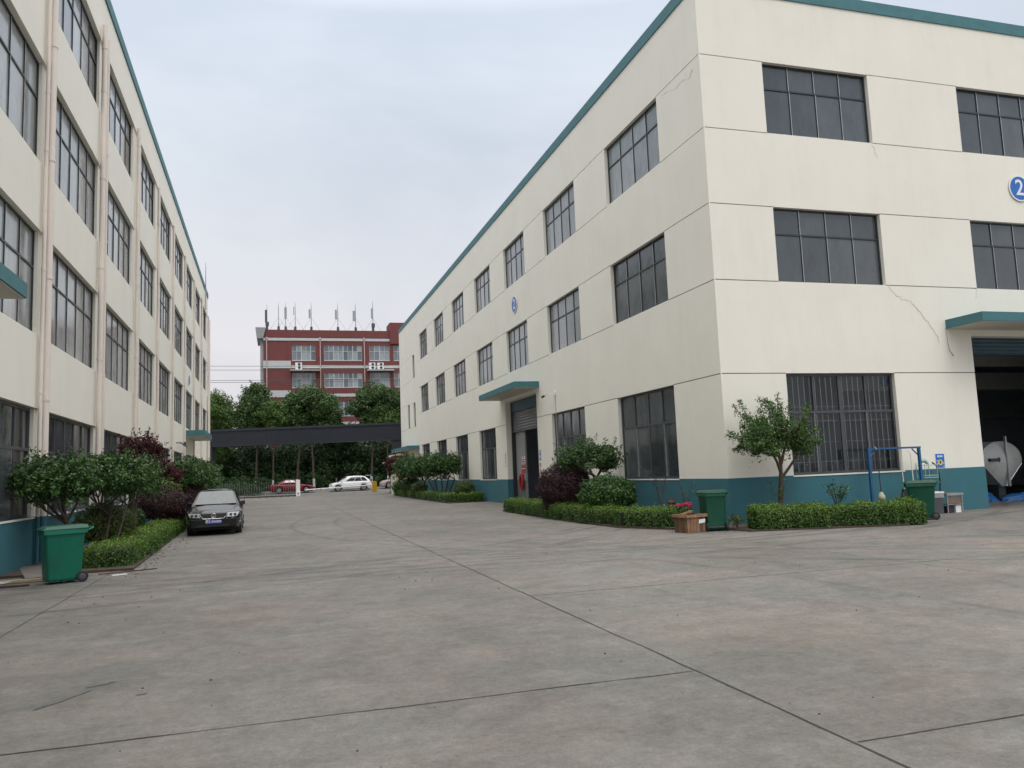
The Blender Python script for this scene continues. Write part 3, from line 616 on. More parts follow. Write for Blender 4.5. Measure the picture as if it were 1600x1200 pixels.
f = FB(facL); f.fbox(SS, SE + .04, Lt, LT, -.3, .05); f.fbox(SE - .3, SE + .04, Lt, LT, -18, -.3); f.fbox(SS, SE - .3, Lt - .6, Lt - .4, -17.9, -.3); f.build('parapet_band', M_teal_b, bL)
for i, (a, b) in enumerate(colsL):
    if b < 8: continue
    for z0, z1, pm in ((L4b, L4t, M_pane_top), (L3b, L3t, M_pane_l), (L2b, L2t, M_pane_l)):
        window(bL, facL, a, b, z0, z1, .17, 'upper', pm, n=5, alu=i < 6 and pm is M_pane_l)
    if i != 9: window(bL, facL, a, b, pL, L1t, .17, 'ground', M_pane_low, n=5)
f = FB(facL); f.fbox(DL[0] + .3, DL[0] + .42, 0, 4.25, -.5, -.4); f.fbox(DL[0] + 2.0, DL[0] + 2.12, 0, 4.25, -.5, -.4); f.fbox(DL[0] + .42, DL[0] + 2.0, 2.4, 2.5, -.5, -.4); f.build('door', M_frame, bL)
canopy(bL, facL, 53.6, 60.0, 4.66, 5.05, 1.2)
canopy(bL, facL, 9.3, 15.06, 4.93, 5.2, 1.2)
def downpipe(s, r, ztop, dd=None):
    d = dd or (.05 + r); f = FB(facL); f.cur = 0
    P = lambda z: facL(s, z, d)
    f.tube([P(pL), P(ztop)], r, 10); z = 2.2 + random.uniform(-.5, .5)
    while z < ztop: f.tube([P(z), P(z + .07)], r * 1.16, 10); z += 1.45 if random.random() < .3 else 2.9
    f.cur = 1; f.tube([P(0.02), P(pL)], r * 1.0, 10); f.build('downpipe', [M_pipe, M_teal], bL)
for s, r, zt in ((14.4, .085, 16.4), (20.75, .085, 16.4), (20.5, .045, 16.4), (26.85, .08, 16.55), (27.5, .058, 16.4), (33.85, .07, 16.15), (34.35, .045, 16.1), (40.1, .065, 15.9), (46.3, .065, 16.0), (52.6, .065, 16.0), (58.9, .065, 16.0), (65.4, .07, 16.2), (72.6, .09, 15.8), (71.9, .07, 16.0)): downpipe(s, r, zt)
f = FB(facL); f.tube([facL(48.9, 4.05, .25), facL(52.4, 3.95, .25)], .04, 6); f.tube([facL(49.0, 4.05, 0), facL(49.0, 4.05, .25)], .03, 6); f.tube([facL(51.2, 4.0, .25), facL(51.2, 4.2, .25)], [.09, .05], 8); f.build('wall_lamp', M_frame, bL)
m = MB(); m.tube([facL(69.2, 16.0, .1), facL(69.2, 18.8, .1), facL(69.2, 20.0, .1)], [.05, .04, .02], 6); m.build('lightning_rod', M_grey, bL)
badge(facL, 56.3, 8.57, .36, 'small round blue sign between upper windows of the left building', None)

# ---- security camera on the side wall
o = thing('security_camera', facR(32.6, 4.95, .0), 'small white security camera beside the side roller door canopy', 'camera')
f = FB(facR); f.fbox(32.35, 32.5, 4.88, 5.05, 0.0, .08); f.build('junction_box', M_signw, o); f = FB(facR); f.tube([facR(32.45, 4.98, .1), facR(32.6, 4.98, .3), facR(32.85, 4.9, .38)], [.012, .015, .035], 8); f.build('camera_body', M_signw, o)
f = FB(facR); f.tube([facR(32.8, 4.91, .37), facR(32.98, 4.87, .42)], .05, 8); f.build('lens', M_black, o)
f = FB(facR); f.tube([facR(32.4, 4.85, .02), facR(32.35, P_, .02)], .012, 6); f.build('conduit', M_cream_s, o)
# ------------------------------------------------------------------ red building beyond the gate
rb = thing('office_building', (-1.2, 108, 0), 'red office building with white framed windows behind the gate trees', 'building')
Yr = 108.0; facB = lambda s, z, d: (s, Yr - d, z)
rows = [(17.4, 19.5), (13.75, 15.75), (9.9, 11.95), (6.1, 8.1), (2.2, 4.3)]; colsB = [(2.4, 5.43), (6.55, 11.6), (12.6, 15.34), (15.9, 18.9), (20.2, 24.5)]
f = FB(facB); wallgrid(f, -1.2, 26, 0, 21.5, [(a, b, c, e_, .15, False) for a, b in colsB for c, e_ in rows]); f.fquad(-1.2, 26, 0, 21.5, -18)
f.poly([(-1.2, Yr, 0), (-1.2, Yr + 18, 0), (-1.2, Yr + 18, 21.5), (-1.2, Yr, 21.5)]); f.poly([(-1.2, Yr, 21.5), (26, Yr, 21.5), (26, Yr + 18, 21.5), (-1.2, Yr + 18, 21.5)]); f.poly([(26, Yr, 0), (26, Yr + 18, 0), (26, Yr + 18, 21.5), (26, Yr, 21.5)])
f.fbox(-1.2, 15.4, 20.5, 21.5, .001, .12); f.fbox(15.4, 26, 19.7, 22.65, -3, .3); f.fbox(1.9, 2.3, 0, 20, .001, .06); f.build('wall', M_red, rb)
f = FB(facB); f.fbox(-1.25, 15.38, 20.05, 20.42, .001, .09); f.fbox(-1.25, 2.25, 16.35, 17.35, .001, .09); f.fbox(-1.25, 2.25, 12.5, 13.4, .001, .09); f.fbox(2.3, 26, 16.35, 16.75, .001, .06); f.fbox(2.3, 26, 12.5, 12.9, .001, .06); f.fbox(-1.25, 26, 8.75, 9.1, .001, .06); f.build('trim_band', M_white, rb)
f = FB(facB); f.fbox(-1.62, -1.2, 0, 20.6, -6, -.3); f.build('stair_tower', M_grey, rb)
m = MB(); m.hexa([(-2.0, 107.6, 20.3), (-1.25, 107.6, 20.3), (-1.25, 114, 20.3), (-2.0, 114, 20.3), (-2.2, 107.4, 21.7), (-.9, 107.4, 21.7), (-.9, 114, 21.7), (-2.2, 114, 21.7)]); m.build('tower_cornice', M_grey, rb)
for a, b in colsB:
    for c, e_ in rows:
        if c < 5: continue
        n = max(2, round((b - a) / .63)); f = FB(facB); p = FB(facB); zt = e_ - (e_ - c) * .4
        f.fbox(a, b, c - .06, c + .05, -.2, .03); f.fbox(a, b, e_ - .05, e_, -.2, -.1); f.fbox(a, b, zt - .03, zt + .03, -.18, -.1)
        for i in range(n + 1):
            s = a + (b - a) * i / n; wd = .05 if i % 2 == 0 else .025; f.fbox(max(a, s - wd), min(b, s + wd), c + .05, e_ - .05, -.19, -.09)
            if i < n: p.fquad(s, s + (b - a) / n, c, zt, -.15); p.fquad(s, s + (b - a) / n, zt, e_, -.15)
        w_ = f.build('window', M_white, rb); p.build('pane', M_pane_red, w_)
f = FB(facB); f.fbox(2.15, 6.0, 15.93, 16.08, .001, .9); f.build('ledge', M_white, rb); f = FB(facB); f.fbox(12.2, 15.8, 15.93, 16.08, .001, .9); f.build('ledge', M_white, rb)
for s in (-.8, 6.06, 11.9): f = FB(facB); f.tube([facB(s, 1, .15), facB(s, 20.3, .15)], .07, 6); f.tube([facB(s, 20.25, .15), facB(s, 20.5, .15)], .14, 6); f.build('downpipe', plain('far_pipe%d' % int(s * 10), (.5, .4, .4), .6), rb)
def acunit(x, lab):
    o = thing('air_conditioner', (x, 107.2, 16.085), lab, 'air conditioner', 'air conditioner units on the red building')
    m = MB(); m.box(x, x + .85, 107.2, 107.55, 16.085, 17.0); m.build('casing', M_signw, o)
    m = MB()
    for z in (16.32, 16.77): 
        n = 14
        m.poly([(x + .5 + .19 * math.cos(2 * math.pi * i / n), 107.195, z + .19 * math.sin(2 * math.pi * i / n)) for i in range(n)])
    m.build('fan_grille', M_frame, o)
acunit(2.8, 'single white air conditioner on the left ledge of the red building'); acunit(12.42, 'left one of two air conditioners on the right ledge of red building'); acunit(13.55, 'right one of two air conditioners on the right ledge of red building')
labs = ['first rooftop antenna at the left end, dark with clustered boxes', 'second rooftop antenna, a bare mast with two stays', 'third rooftop antenna with a long pale panel near its top', 'fourth rooftop antenna with a slim side rod',
        'fifth rooftop antenna with a pale panel left of its mast', 'sixth rooftop antenna right of the wide gap, dark topped panel', 'seventh rooftop antenna with pale grey panel, second from the right', 'rightmost rooftop antenna with boxes one above another']
pxs = [417, 435, 446, 461, 486, 527.5, 555, 582]; tops = [475, 472.5, 472.5, 471, 471.5, 473.5, 473, 469.5]
for i, (px, pt, lb) in enumerate(zip(pxs, tops, labs)):
    d = fwd + (px - 800) / 1238.47 * right - (pt - 600) / 1238.47 * up; t = 108.8 / d.y; x = d.x * t; zt = 1.7 + d.z * t
    o = thing('antenna_mast', (x, 108.8, 21.5), lb, 'antenna', 'antenna masts on the red roof'); y = 108.8
    m = MB(); m.tube([(x, y, 21.5), (x, y, zt - .9), (x, y, zt)], [.06, .05, .015], 6); m.build('mast', M_grey, o)
    if i: m = MB(); zs = 23.4; m.tube([(x - 1.2, y, 21.5), (x, y, zs), (x + 1.2, y, 21.5)], .02, 4); m.tube([(x, y + 1, 21.5), (x, y, zs)], .02, 4); m.build('stay', M_grey, o)
    dx = [-.12, 0, 0, -.18, -.22, -.25, -.22, -.12][i]; h0, h1 = [(22.6, 24.3), (22.3, 22.5), (23.2, 24.7), (23.7, 24.8), (23.3, 24.5), (23.2, 24.5), (23.0, 24.4), (23.4, 24.8)][i]; wd = [.14, .08, .16, .05, .12, .13, .16, .13][i]
    m = MB(); m.box(x + dx - wd, x + dx + wd, y - .15, y + .05, h0, h1); m.build('antenna_panel', M_frame_g if i in (0,) else M_grey, o)
    m = MB(); m.box(x - .16, x + .16, y - .16, y + .16, 21.55, 22.1); 
    if i in (0, 7): m.box(x - .2, x + .25, y - .16, y + .16, 22.15, 22.7)
    m.build('equipment_box', M_frame_g, o)

# power lines
for i, (z, sag, lb) in enumerate(((13.45, .45, 'topmost overhead wire crossing between the buildings'), (13.05, .4, 'second overhead wire from the top'), (11.98, .5, 'upper wire of the lower pair of overhead wires'), (11.78, .55, 'lowest overhead wire of the four'))):
    m = MB(); pts = [(-30 + 60 * k / 24, 85, z - sag * 0 + sag * ((k / 12 - .95) ** 2 - 0.0)) for k in range(25)]; m.tube(pts, .02, 4, cap=False); o = m.build('overhead_wire', M_frame); tagp(o, lb, 'wire', 'overhead wires')

# ------------------------------------------------------------------ dark steel gate portal
gp = thing('gate_portal', (-6.5, 83, 0), 'dark grey steel portal spanning the far entrance between the buildings', 'gate portal')
aL, aR = Vector((-6.9, 83.2, 0)), Vector((12.4, 77.4, 0)); dv = (aR - aL); Lg = dv.length; dvn = dv.normalized(); nv = Vector((dvn.y, -dvn.x, 0))
facG = lambda s, z, d: tuple(aL + dvn * s + nv * d + Vector((0, 0, z)))
zb0, zb1, zt0, zt1 = 5.24, 5.16, 6.62, 6.62
f = FB(facG); f.fbox(0, Lg, 5.17, 6.66, -1.2, 0); nr = 130
for i in range(nr): s = Lg * (i + .5) / nr; f.fbox(s - .035, s + .035, 5.32, 6.5, .001, .03)
f.fbox(0, Lg, 5.17, 5.31, .001, .04); f.build('beam', M_steel, gp)
f = FB(facG); f.fbox(-.1, Lg + .1, 6.661, 6.86, -1.35, .12); f.build('cap', plain('steel_cap', (0.022, 0.026, 0.036), .6), gp)
f = FB(facG); f.fbox(.35, 1.15, 0, 5.169, -1.0, -.1); f.build('column', M_steel, gp)
f = FB(facG); f.fbox(Lg - 1.45, Lg - .5, 0, 5.169, -1.0, -.1); f.build('column', M_steel, gp)
m = MB(); m.box(10.84, 11.06, 77.6, 77.85, 0.03, 3.9); m.box(10.7, 11.2, 77.5, 77.95, 0, .12); o = m.build('steel_post', M_frame_g); tagp(o, 'slim dark steel post beside the gatehouse eave', 'post')

# folding gate
fg = thing('folding_gate', (2.4, 80.5, 0), 'silver folding picket gate drawn half across the entrance', 'gate')
facS = lambda s, z, d: (2.35 - s, 80.6 - d + s * .09, z)
f = FB(facS)
nP = 48
for i in range(nP):
    s = .35 + i * .225; f.tube([facS(s, .12, 0), facS(s, 1.5 + (.12 if i % 3 == 0 else 0), 0)], .022, 5)
f.build('pickets', plain('picket_steel', (.2, .21, .22), .35, .7), fg)
f = FB(facS)
for i in range(nP - 1):
    s = .35 + i * .225; f.tube([facS(s, .3, .03), facS(s + .225, .62, .03)], .012, 4); f.tube([facS(s, .62, .03), facS(s + .225, .3, .03)], .012, 4)
f.build('lattice', M_frame_g, fg)
f = FB(facS); f.fbox(.3, 11.2, .1, .2, -.05, .05)
for i in range(0, nP, 3): s = .35 + i * .225; f.tube([facS(s, .09, -.12), facS(s, .09, .12)], .09, 8)
f.build('wheel_rail', M_frame, fg)
f = FB(facS); f.fbox(-.1, .32, .05, .55, -.28, .28); f.fbox(-.08, .3, .55, 1.65, -.2, .2); f.build('drive_head', M_signw, fg, bevel=.03)
f = FB(facS); f.poly([facS(.02, .42, .29), facS(.2, .42, .29), facS(.2, .34, .29), facS(.11, .22, .29), facS(.02, .34, .29)]); f.build('emblem', M_grey, fg)

# barrier
br = thing('boom_barrier', (9.85, 82.5, .1), 'yellow barrier box with white boom across the entrance lane', 'barrier')
m = MB(); m.box(9.63, 10.08, 82.3, 82.7, .09, 1.1); m.box(9.66, 10.05, 82.33, 82.67, 1.1, 1.2); m.build('cabinet', M_yel, br, bevel=.02)
m = MB(); m.tube([(9.6, 82.25, .82), (3.0, 82.25, .62)], .07, 6); m.build('boom', M_signw, br)
m = MB(); m.tube([(4.5, 82.25, .08), (4.5, 82.25, .75)], .06, 6); m.build('boom_rest', M_plank, br)

# ------------------------------------------------------------------ cars
def lerp_tab(tab, y):
    for (a, *va), (b, *vb) in zip(tab, tab[1:]):
        if a <= y <= b: t = (y - a) / (b - a); t2 = t; return [p + (q - p) * t2 for p, q in zip(va, vb)]
    return list(tab[0][1:] if y < tab[0][0] else tab[-1][1:])
def car(name, loc, rz, label, spec, paint, wmat=None):
    o = thing(name, loc, label, 'car', rz=rz)
    tab, wb, roof, L = spec['tab'], spec['wheels'], spec['roof'], spec['L']; hwR = spec.get('rw', .58); wr = spec.get('wr', .32)
    ys = sorted(set([round(-L / 2 + L * i / 60, 4) for i in range(61)])); m = MB(); rings = []
    for y in ys:
        hw, zt = lerp_tab(tab, y); zb = .24
        for wy in wb:
            r = wr + .06; dy = abs(y - wy)
            if dy < r: zb = max(zb, .02 + wr + math.sqrt(r * r - dy * dy) - .03 + .0)
        if abs(y) > L / 2 - .12: zb = max(zb, .27)
        zs = zt - .06
        rg = [(hw * .93, zb), (hw * .985, min(zb + .1, zs - .1)), (hw, max(.56, zb + .12) if zs > .7 else (zb + zs) / 2), (hw * .985, zs - .06), (hw * .94, zs), (hw * .72, zt - .01), (hw * .36, zt + .008), (0, zt + .012)]
        rings.append([(x, y, z) for x, z in rg] + [(-x, y, z) for x, z in rg[-2::-1]])
    n = len(rings[0])
    for rg in rings: m.v += rg
    for i in range(len(rings) - 1):
        for j in range(n - 1): a = i * n + j; m.f.append((a, a + 1, a + 1 + n, a + n)); m.m.append(0); m.sm.append(True)
    for i, rev in ((0, False), (len(rings) - 1, True)):
        m.f.append(tuple(range(i * n, i * n + n))); m.m.append(0); m.sm.append(False)
    m.cur = 1; m.box(-.66, .66, -L / 2 + .25, L / 2 - .2, .17, .55)
    m.build('body', [paint, M_black], o, world=False)
    # greenhouse
    y0, y1, y2, y3, zr = roof; zb = spec['belt']; hb = spec.get('bw', .79); cab = MB(); gl = []
    def side(t, y_lo, y_hi, s): return None
    cols = 10; G = []
    for i in range(cols + 1):
        t = i / cols; yb = y0 + (y3 - y0) * t; yt = y1 + (y2 - y1) * t; zz = zr - .05 * (abs(t - .42) * 1.9) ** 2
        G.append([(hb, yb, zb - .04), (hb * .985, yb + (yt - yb) * .1, zb + .03), ((hb + hwR) / 2 + .02, (yb + yt) / 2, (zb + zz) / 2), (hwR + .02, yt, zz - .05), (hwR - .06, yt, zz - .008), (hwR * .5, yt, zz + .018), (0, yt, zz + .025)])
    ring = [g_ + [(-x, y, z) for x, y, z in g_[-2::-1]] for g_ in G]; n = len(ring[0])
    for rg in ring: cab.v += rg
    for i in range(cols):
        for j in range(n - 1): a = i * n + j; cab.f.append((a, a + 1, a + 1 + n, a + n)); cab.m.append(0); cab.sm.append(True)
    for i in (0, cols): cab.f.append(tuple(range(i * n, i * n + n))); cab.m.append(0); cab.sm.append(False)
    cab.build('roof', paint, o, world=False)
    # glazing 6 mm proud
    zz = zr - .06
    def glass(nm, pts, mat=M_cargl): q = MB(); q.poly(pts); return q.build(nm, mat, o, world=False)
    e = .012
    def onpl(t_lo, fr, s):   # point on side glass: t along, fr 0 belt..1 roof
        yb = y0 + (y3 - y0) * t_lo; yt = y1 + (y2 - y1) * t_lo; x = hb * .985 + (hwR + .02 - hb * .985) * fr; xm = x + .025 * math.sin(fr * math.pi)
        return (s * (xm + e), yb + (yt - yb) * fr, zb + .03 + (zr - .06 - zb - .03) * fr)
    for s in (-1, 1):
        for a, b in spec['side']:
            q = MB(); k = 5
            for i in range(k):
                f0, f1 = .06 + .86 * i / k, .06 + .86 * (i + 1) / k; q.poly([onpl(a, f0, s), onpl(b, f0, s), onpl(b, f1, s), onpl(a, f1, s)])
            q.build('side_window', M_cargl, o, world=False)
    def endglass(nm, yb, yt, sgn, mat):
        q = MB(); k = 6; P = lambda u, v: (u * ((hb - .1) * (1 - v) + (hwR - .04) * v), yb + (yt - yb) * (.08 + .86 * v) + sgn * (.016 + .0 * v) , zb + (zr - .035 - zb) * (.08 + .86 * v) + .012)
        for i in range(k):
            for j in range(4): u0, u1, v0, v1 = -1 + 2 * i / k, -1 + 2 * (i + 1) / k, j / 4, (j + 1) / 4; q.poly([P(u0, v0), P(u1, v0), P(u1, v1), P(u0, v1)])
        q.build(nm, mat, o, world=False)
    endglass('windshield', y0, y1, -1, M_wind); endglass('rear_window', y3, y2, 1, M_cargl)
    for s in (-1, 1):
        for wy in wb:
            xo = s * (spec['tw']); q = MB(); q.tube([(xo - s * .20, wy, wr), (xo - s * .02, wy, wr), (xo, wy, wr)], [wr, wr, wr * .93], 24); tw = q.build('wheel', M_black, o, world=False)
            q = MB(); q.tube([(xo + s * .001, wy, wr), (xo + s * .006, wy, wr)], [wr * .68, wr * .64], 24); q.cur = 1
            for kk in range(7): t = 2 * math.pi * kk / 7; q.tube([(xo + s * .010, wy + wr * .2 * math.cos(t), wr + wr * .2 * math.sin(t)), (xo + s * .010, wy + wr * .55 * math.cos(t), wr + wr * .55 * math.sin(t))], wr * .055, 5)
            q.build('rim', [M_steelb, M_frame], tw, world=False)
        q = MB(); q.hexa([(s * hb, y0 + .38, zb - .02), (s * (hb + .18), y0 + .42, zb - .01), (s * (hb + .18), y0 + .52, zb - .01), (s * hb, y0 + .5, zb - .02), (s * (hb - .01), y0 + .38, zb + .1), (s * (hb + .17), y0 + .42, zb + .13), (s * (hb + .17), y0 + .52, zb + .13), (s * (hb - .01), y0 + .5, zb + .1)]); q.build('mirror', paint, o, world=False, bevel=.015)
    return o
sedan = dict(L=4.7, wheels=(-1.43, 1.37), tw=.85, wr=.315, belt=.93, bw=.77, rw=.56, roof=(-1.0, -.30, .95, 1.62, 1.46), side=((.2, .47), (.5, .78)),
             tab=[(-2.35, .60, .56), (-2.30, .70, .66), (-2.2, .78, .73), (-2.0, .83, .80), (-1.5, .86, .87), (-.95, .865, .955), (0, .87, .96), (1.2, .865, .97), (1.6, .86, 1.0), (2.1, .83, 1.0), (2.28, .78, .95), (2.35, .72, .6)])
cs = car('parked_car', (-1.93, 30.12, 0), R_(1.0), 'black sedan with blue number plate parked beside the left hedge', sedan, M_carb)
def cpart(nm, mat, fn, bevel=0):
    q = MB(); fn(q); return q.build(nm, mat, cs, world=False, bevel=bevel)
for s in (-1, 1):
    a = MB(); pts = lambda zz: [(s * .40, -2.335, zz[0]), (s * .76, -2.225, zz[0] + .015), (s * .80, -2.10, zz[1] - .01), (s * .42, -2.245, zz[1])]
    a.hexa([(s * .42, -2.36, .575), (s * .72, -2.27, .59), (s * .72, -2.15, .59), (s * .42, -2.2, .575), (s * .44, -2.315, .715), (s * .79, -2.205, .72), (s * .79, -2.1, .72), (s * .44, -2.2, .715)]); h = a.build('headlight', M_lamp, cs, world=False, bevel=.012)
    a = MB()
    for xx in (.53, .66): yy = -2.36 + (xx - .42) * .3 + .012; a.tube([(s * xx, yy - .004, .652), (s * xx, yy - .012, .652)], .045, 14)
    a.build('lamp_insert', M_lampd, h, world=False)
    a = MB(); a.tube([(s * .5, -2.36, .42), (s * .72, -2.28, .42), (s * .84, -2.05, .42)], .012, 6); a.build('chrome_strip', M_chrome, cs, world=False)
    a = MB(); a.tube([(s * .62, -2.33, .33), (s * .62, -2.35, .33)], .045, 12); a.build('fog_lamp', M_lamp, cs, world=False)
    a = MB(); a.tube([(s * .08, -1.02, .955), (s * .55 , -.93, .975)], .012, 5); a.build('wiper', M_black, cs, world=False)
cpart('bumper', M_carb, lambda q: q.hexa([(-.70, -2.37, .26), (.70, -2.37, .26), (.80, -2.1, .26), (-.80, -2.1, .26), (-.70, -2.375, .54), (.70, -2.375, .54), (.82, -2.1, .54), (-.82, -2.1, .54)]), .03)
cpart('lower_grille', M_black, lambda q: q.hexa([(-.5, -2.39, .285), (.5, -2.39, .285), (.5, -2.3, .285), (-.5, -2.3, .285), (-.46, -2.39, .36), (.46, -2.39, .36), (.46, -2.3, .36), (-.46, -2.3, .36)]))
cpart('grille', M_black, lambda q: q.hexa([(-.30, -2.392, .55), (.30, -2.392, .55), (.3, -2.2, .55), (-.3, -2.2, .55), (-.40, -2.355, .70), (.40, -2.355, .70), (.4, -2.2, .70), (-.4, -2.2, .70)]))
cpart('grille_surround', M_chrome, lambda q: (q.tube([(-.43, -2.35, .71), (-.39, -2.37, .63), (-.31, -2.395, .545), (0, -2.405, .54), (.31, -2.395, .545), (.39, -2.37, .63), (.43, -2.35, .71)], .008, 6)))
def vw(q):
    n = 24; r = .075; C0 = Vector((0, -2.392, .635))
    P = lambda x, z, d=0: (C0.x + x, C0.y - d, C0.z + z)
    q.tube([P(r * math.cos(2 * math.pi * i / n), r * math.sin(2 * math.pi * i / n), .01) for i in range(n + 1)], .009, 6)
    for a, b in (((-.035, .062), (0, .008)), ((.035, .062), (0, .008)), ((-.062, .035), (-.03, -.05)), ((-.03, -.05), (0, .0)), ((0, 0), (.03, -.05)), ((.03, -.05), (.062, .035))): q.tube([P(*a, .01), P(*b, .01)], .0075, 5)
cpart('emblem', M_chrome, vw)
pl = cpart('number_plate', M_plate, lambda q: q.box(-.22, .22, -2.405, -2.395, .375, .515))
me = text_mesh('\u82cfE\u00b73W093', .112, .001); me.materials.append(M_signw); me.transform(Matrix(((1, 0, 0, 0), (0, 0, -1, -2.407), (0, 1, 0, .445), (0, 0, 0, 1))) @ Matrix.Scale(.92, 4, (1, 0, 0))); link('plate_text', me, pl)
mpv = dict(L=4.5, wheels=(-1.35, 1.38), tw=.86, wr=.33, belt=1.0, bw=.80, rw=.64, roof=(-1.45, -.35, 1.55, 2.18, 1.6), side=((.24, .48), (.5, .72), (.74, .9)),
           tab=[(-2.25, .66, .62), (-2.2, .74, .74), (-2.0, .83, .86), (-1.6, .87, .94), (-1.2, .88, 1.02), (0, .89, 1.03), (1.5, .89, 1.05), (2.0, .87, 1.06), (2.2, .82, 1.0), (2.25, .78, .7)])
cw = car('parked_car', (8.0, 89.0, .22), R_(-90), 'white people carrier stopped on the road beyond the boom', mpv, M_carw)
for nm, mt, b6 in (('tail_light', M_rlamp, (-.86, -.72, 2.12, 2.23, .95, 1.15)), ('headlight', M_lamp, (-.84, -.6, -2.2, -2.02, .68, .83))):
    for s in (1, -1):
        q = MB(); q.box(*(sorted((s * b6[0], s * b6[1]))), *b6[2:]); q.build(nm, mt, cw, world=False)
q = MB(); q.box(-.6, .6, 1.7, 2.25, 1.60, 1.64); q.build('spoiler', M_carw, cw, world=False)
rs = dict(sedan); cr_ = car('parked_car', (1.9, 89.6, .25), R_(90), 'dark red car partly hidden behind the folding gate', rs, M_carr)
for s in (1, -1): q = MB(); q.box(*(sorted((s * .5, s * .8))), -2.3, -2.12, .6, .72); q.build('headlight', M_lamp, cr_, world=False)
car('parked_car', (13.7, 90.6, .3), R_(-90), 'greyish pink car barely visible beside the gatehouse post', mpv, M_carp)

# ------------------------------------------------------------------ wheeled bins
def bin_(loc, rz, label, mat, tilt=0.0, h=1.0, lidgap=0.0):
    o = thing('wheeled_bin', loc, label, 'bin', 'green wheeled bins', rz)
    # local: handle and wheels on +y side, lid opens towards -y
    m = MB(); w0, w1, d0, d1, H = .225, .275, .265, .335, h * .92
    prof = [(0.05, w0, d0), (.10, w0 + .015, d0 + .01), (H - .12, w1 - .01, d1 - .01), (H - .10, w1, d1)]
    lay = []
    for z, a, b in prof:
        r = .05; pts = []
        for cx, cy, a0 in ((a - r, b - r, 0), (-a + r, b - r, 90), (-a + r, -b + r, 180), (a - r, -b + r, 270)):
            for k in range(4): t = R_(a0 + 30 * k); pts.append((cx + r * math.cos(t), cy + r * math.sin(t), z))
        lay.append(pts)
    n = 16; 
    for p in lay: m.v += p
    for i in range(len(lay) - 1):
        for j in range(n): a = i * n + j; b = i * n + (j + 1) % n; m.f.append((a, b, b + n, a + n)); m.m.append(0); m.sm.append(True)
    m.f.append(tuple(range(n))[::-1]); m.m.append(0); m.sm.append(False)
    m.box(-w0 + .03, w0 - .03, -.02, .02, .02, .06); m.build('body', mat, o, world=False)
    m = MB(); a, b = w1 + .025, d1 + .02; m.box(-a, a, -b, -b + .03, H - .1, H - .015); m.box(-a, a, b - .03, b, H - .1, H - .015); m.box(-a, -a + .03, -b + .03, b - .03, H - .1, H - .015); m.box(a - .03, a, -b + .03, b - .03, H - .1, H - .015)
    for k in range(5): x = -.2 + .1 * k; m.box(x - .006, x + .006, -b - .012, -b, H - .13, H - .02)
    m.build('rim', mat, o, world=False, bevel=.006)
    m = MB(); L0 = H - .012
    m.hexa([(-a - .01, -b - .03, L0), (a + .01, -b - .03, L0), (a + .01, b + .02, L0 + lidgap), (-a - .01, b + .02, L0 + lidgap), (-a + .04, -b + .05, L0 + .05), (a - .04, -b + .05, L0 + .05), (a - .04, b, L0 + .065 + lidgap), (-a + .04, b, L0 + .065 + lidgap)])
    m.build('lid', M_lid if mat is not M_bin else M_bin_d, o, world=False, bevel=.012)
    m = MB(); m.tube([(-a + .03, b + .01, H - .05), (-a + .03, b + .10, H - .01), (a - .03, b + .10, H - .01), (a - .03, b + .01, H - .05)], .016, 8); m.build('handle', mat, o, world=False)
    m = MB(); m.tube([(-.26, d0 + .02, .1), (.26, d0 + .02, .1)], .014, 8); m.build('axle', M_frame, o, world=False)
    for s in (-1, 1):
        m = MB(); m.tube([(s * .225, d0 + .02, .1), (s * .235, d0 + .02, .1), (s * .265, d0 + .02, .1), (s * .275, d0 + .02, .1)], [.088, .1, .1, .088], 20); wh = m.build('wheel', M_black, o, world=False)
        m = MB(); m.tube([(s * .2755, d0 + .02, .1), (s * .282, d0 + .02, .1)], [.055, .04], 12); m.build('hub', M_frame_g, wh, world=False)
    return o
bin_((-3.73, 16.55, 0), R_(-66), 'bright green wheeled bin at the near end of the left hedge', M_bin, h=1.07)
bin_((10.62, 18.0, 0), R_(166), 'green wheeled bin behind the wooden crate at the building corner', M_bin_d, h=1.05)
bin_((16.33, 17.15, 0), R_(-128), 'worn dark green wheeled bin at the right end of the front hedge', M_bin_d, h=1.05)

# ------------------------------------------------------------------ wooden crate planter
cp = thing('wooden_crate', (9.93, 17.95, 0), 'rough wooden plank crate with a white paper label beside the bin', 'crate', rz=R_(10))
def plankwall(x0, y0, x1, y1, n, nm='plank'):
    L = math.hypot(x1 - x0, y1 - y0); ux, uy = (x1 - x0) / L, (y1 - y0) / L; nx, ny = -uy, ux
    for i in range(n):
        a = L * i / n + .004; b = L * (i + 1) / n - .004; j = random.uniform(-.006, .006); zt = .40 + random.uniform(-.01, .01); t = .014
        P = lambda s, o, z: (x0 + ux * s + nx * (o + j), y0 + uy * s + ny * (o + j), z)
        m = MB(); m.hexa([P(a, 0, .01), P(b, 0, .01), P(b, t, .01), P(a, t, .01), P(a, 0, zt), P(b, 0, zt), P(b, t, zt), P(a, t, zt)]); m.build(nm, M_wood, cp, world=False)
hw, hd = .28, .25
plankwall(-hw, -hd, hw, -hd, 6); plankwall(hw, hd, -hw, hd, 6); plankwall(-hw, hd, -hw, -hd, 4); plankwall(hw, -hd, hw, hd, 4)
m = MB(); m.box(-hw - .04, hw + .04, -hd - .045, -hd - .018, .38, .45); m.box(-hw - .04, hw + .04, hd + .018, hd + .045, .38, .45); m.box(-hw - .045, -hw - .018, -hd - .015, hd + .015, .38, .45); m.box(hw + .018, hw + .045, -hd - .015, hd + .015, .38, .45); m.build('rim_board', M_wood, cp, world=False)
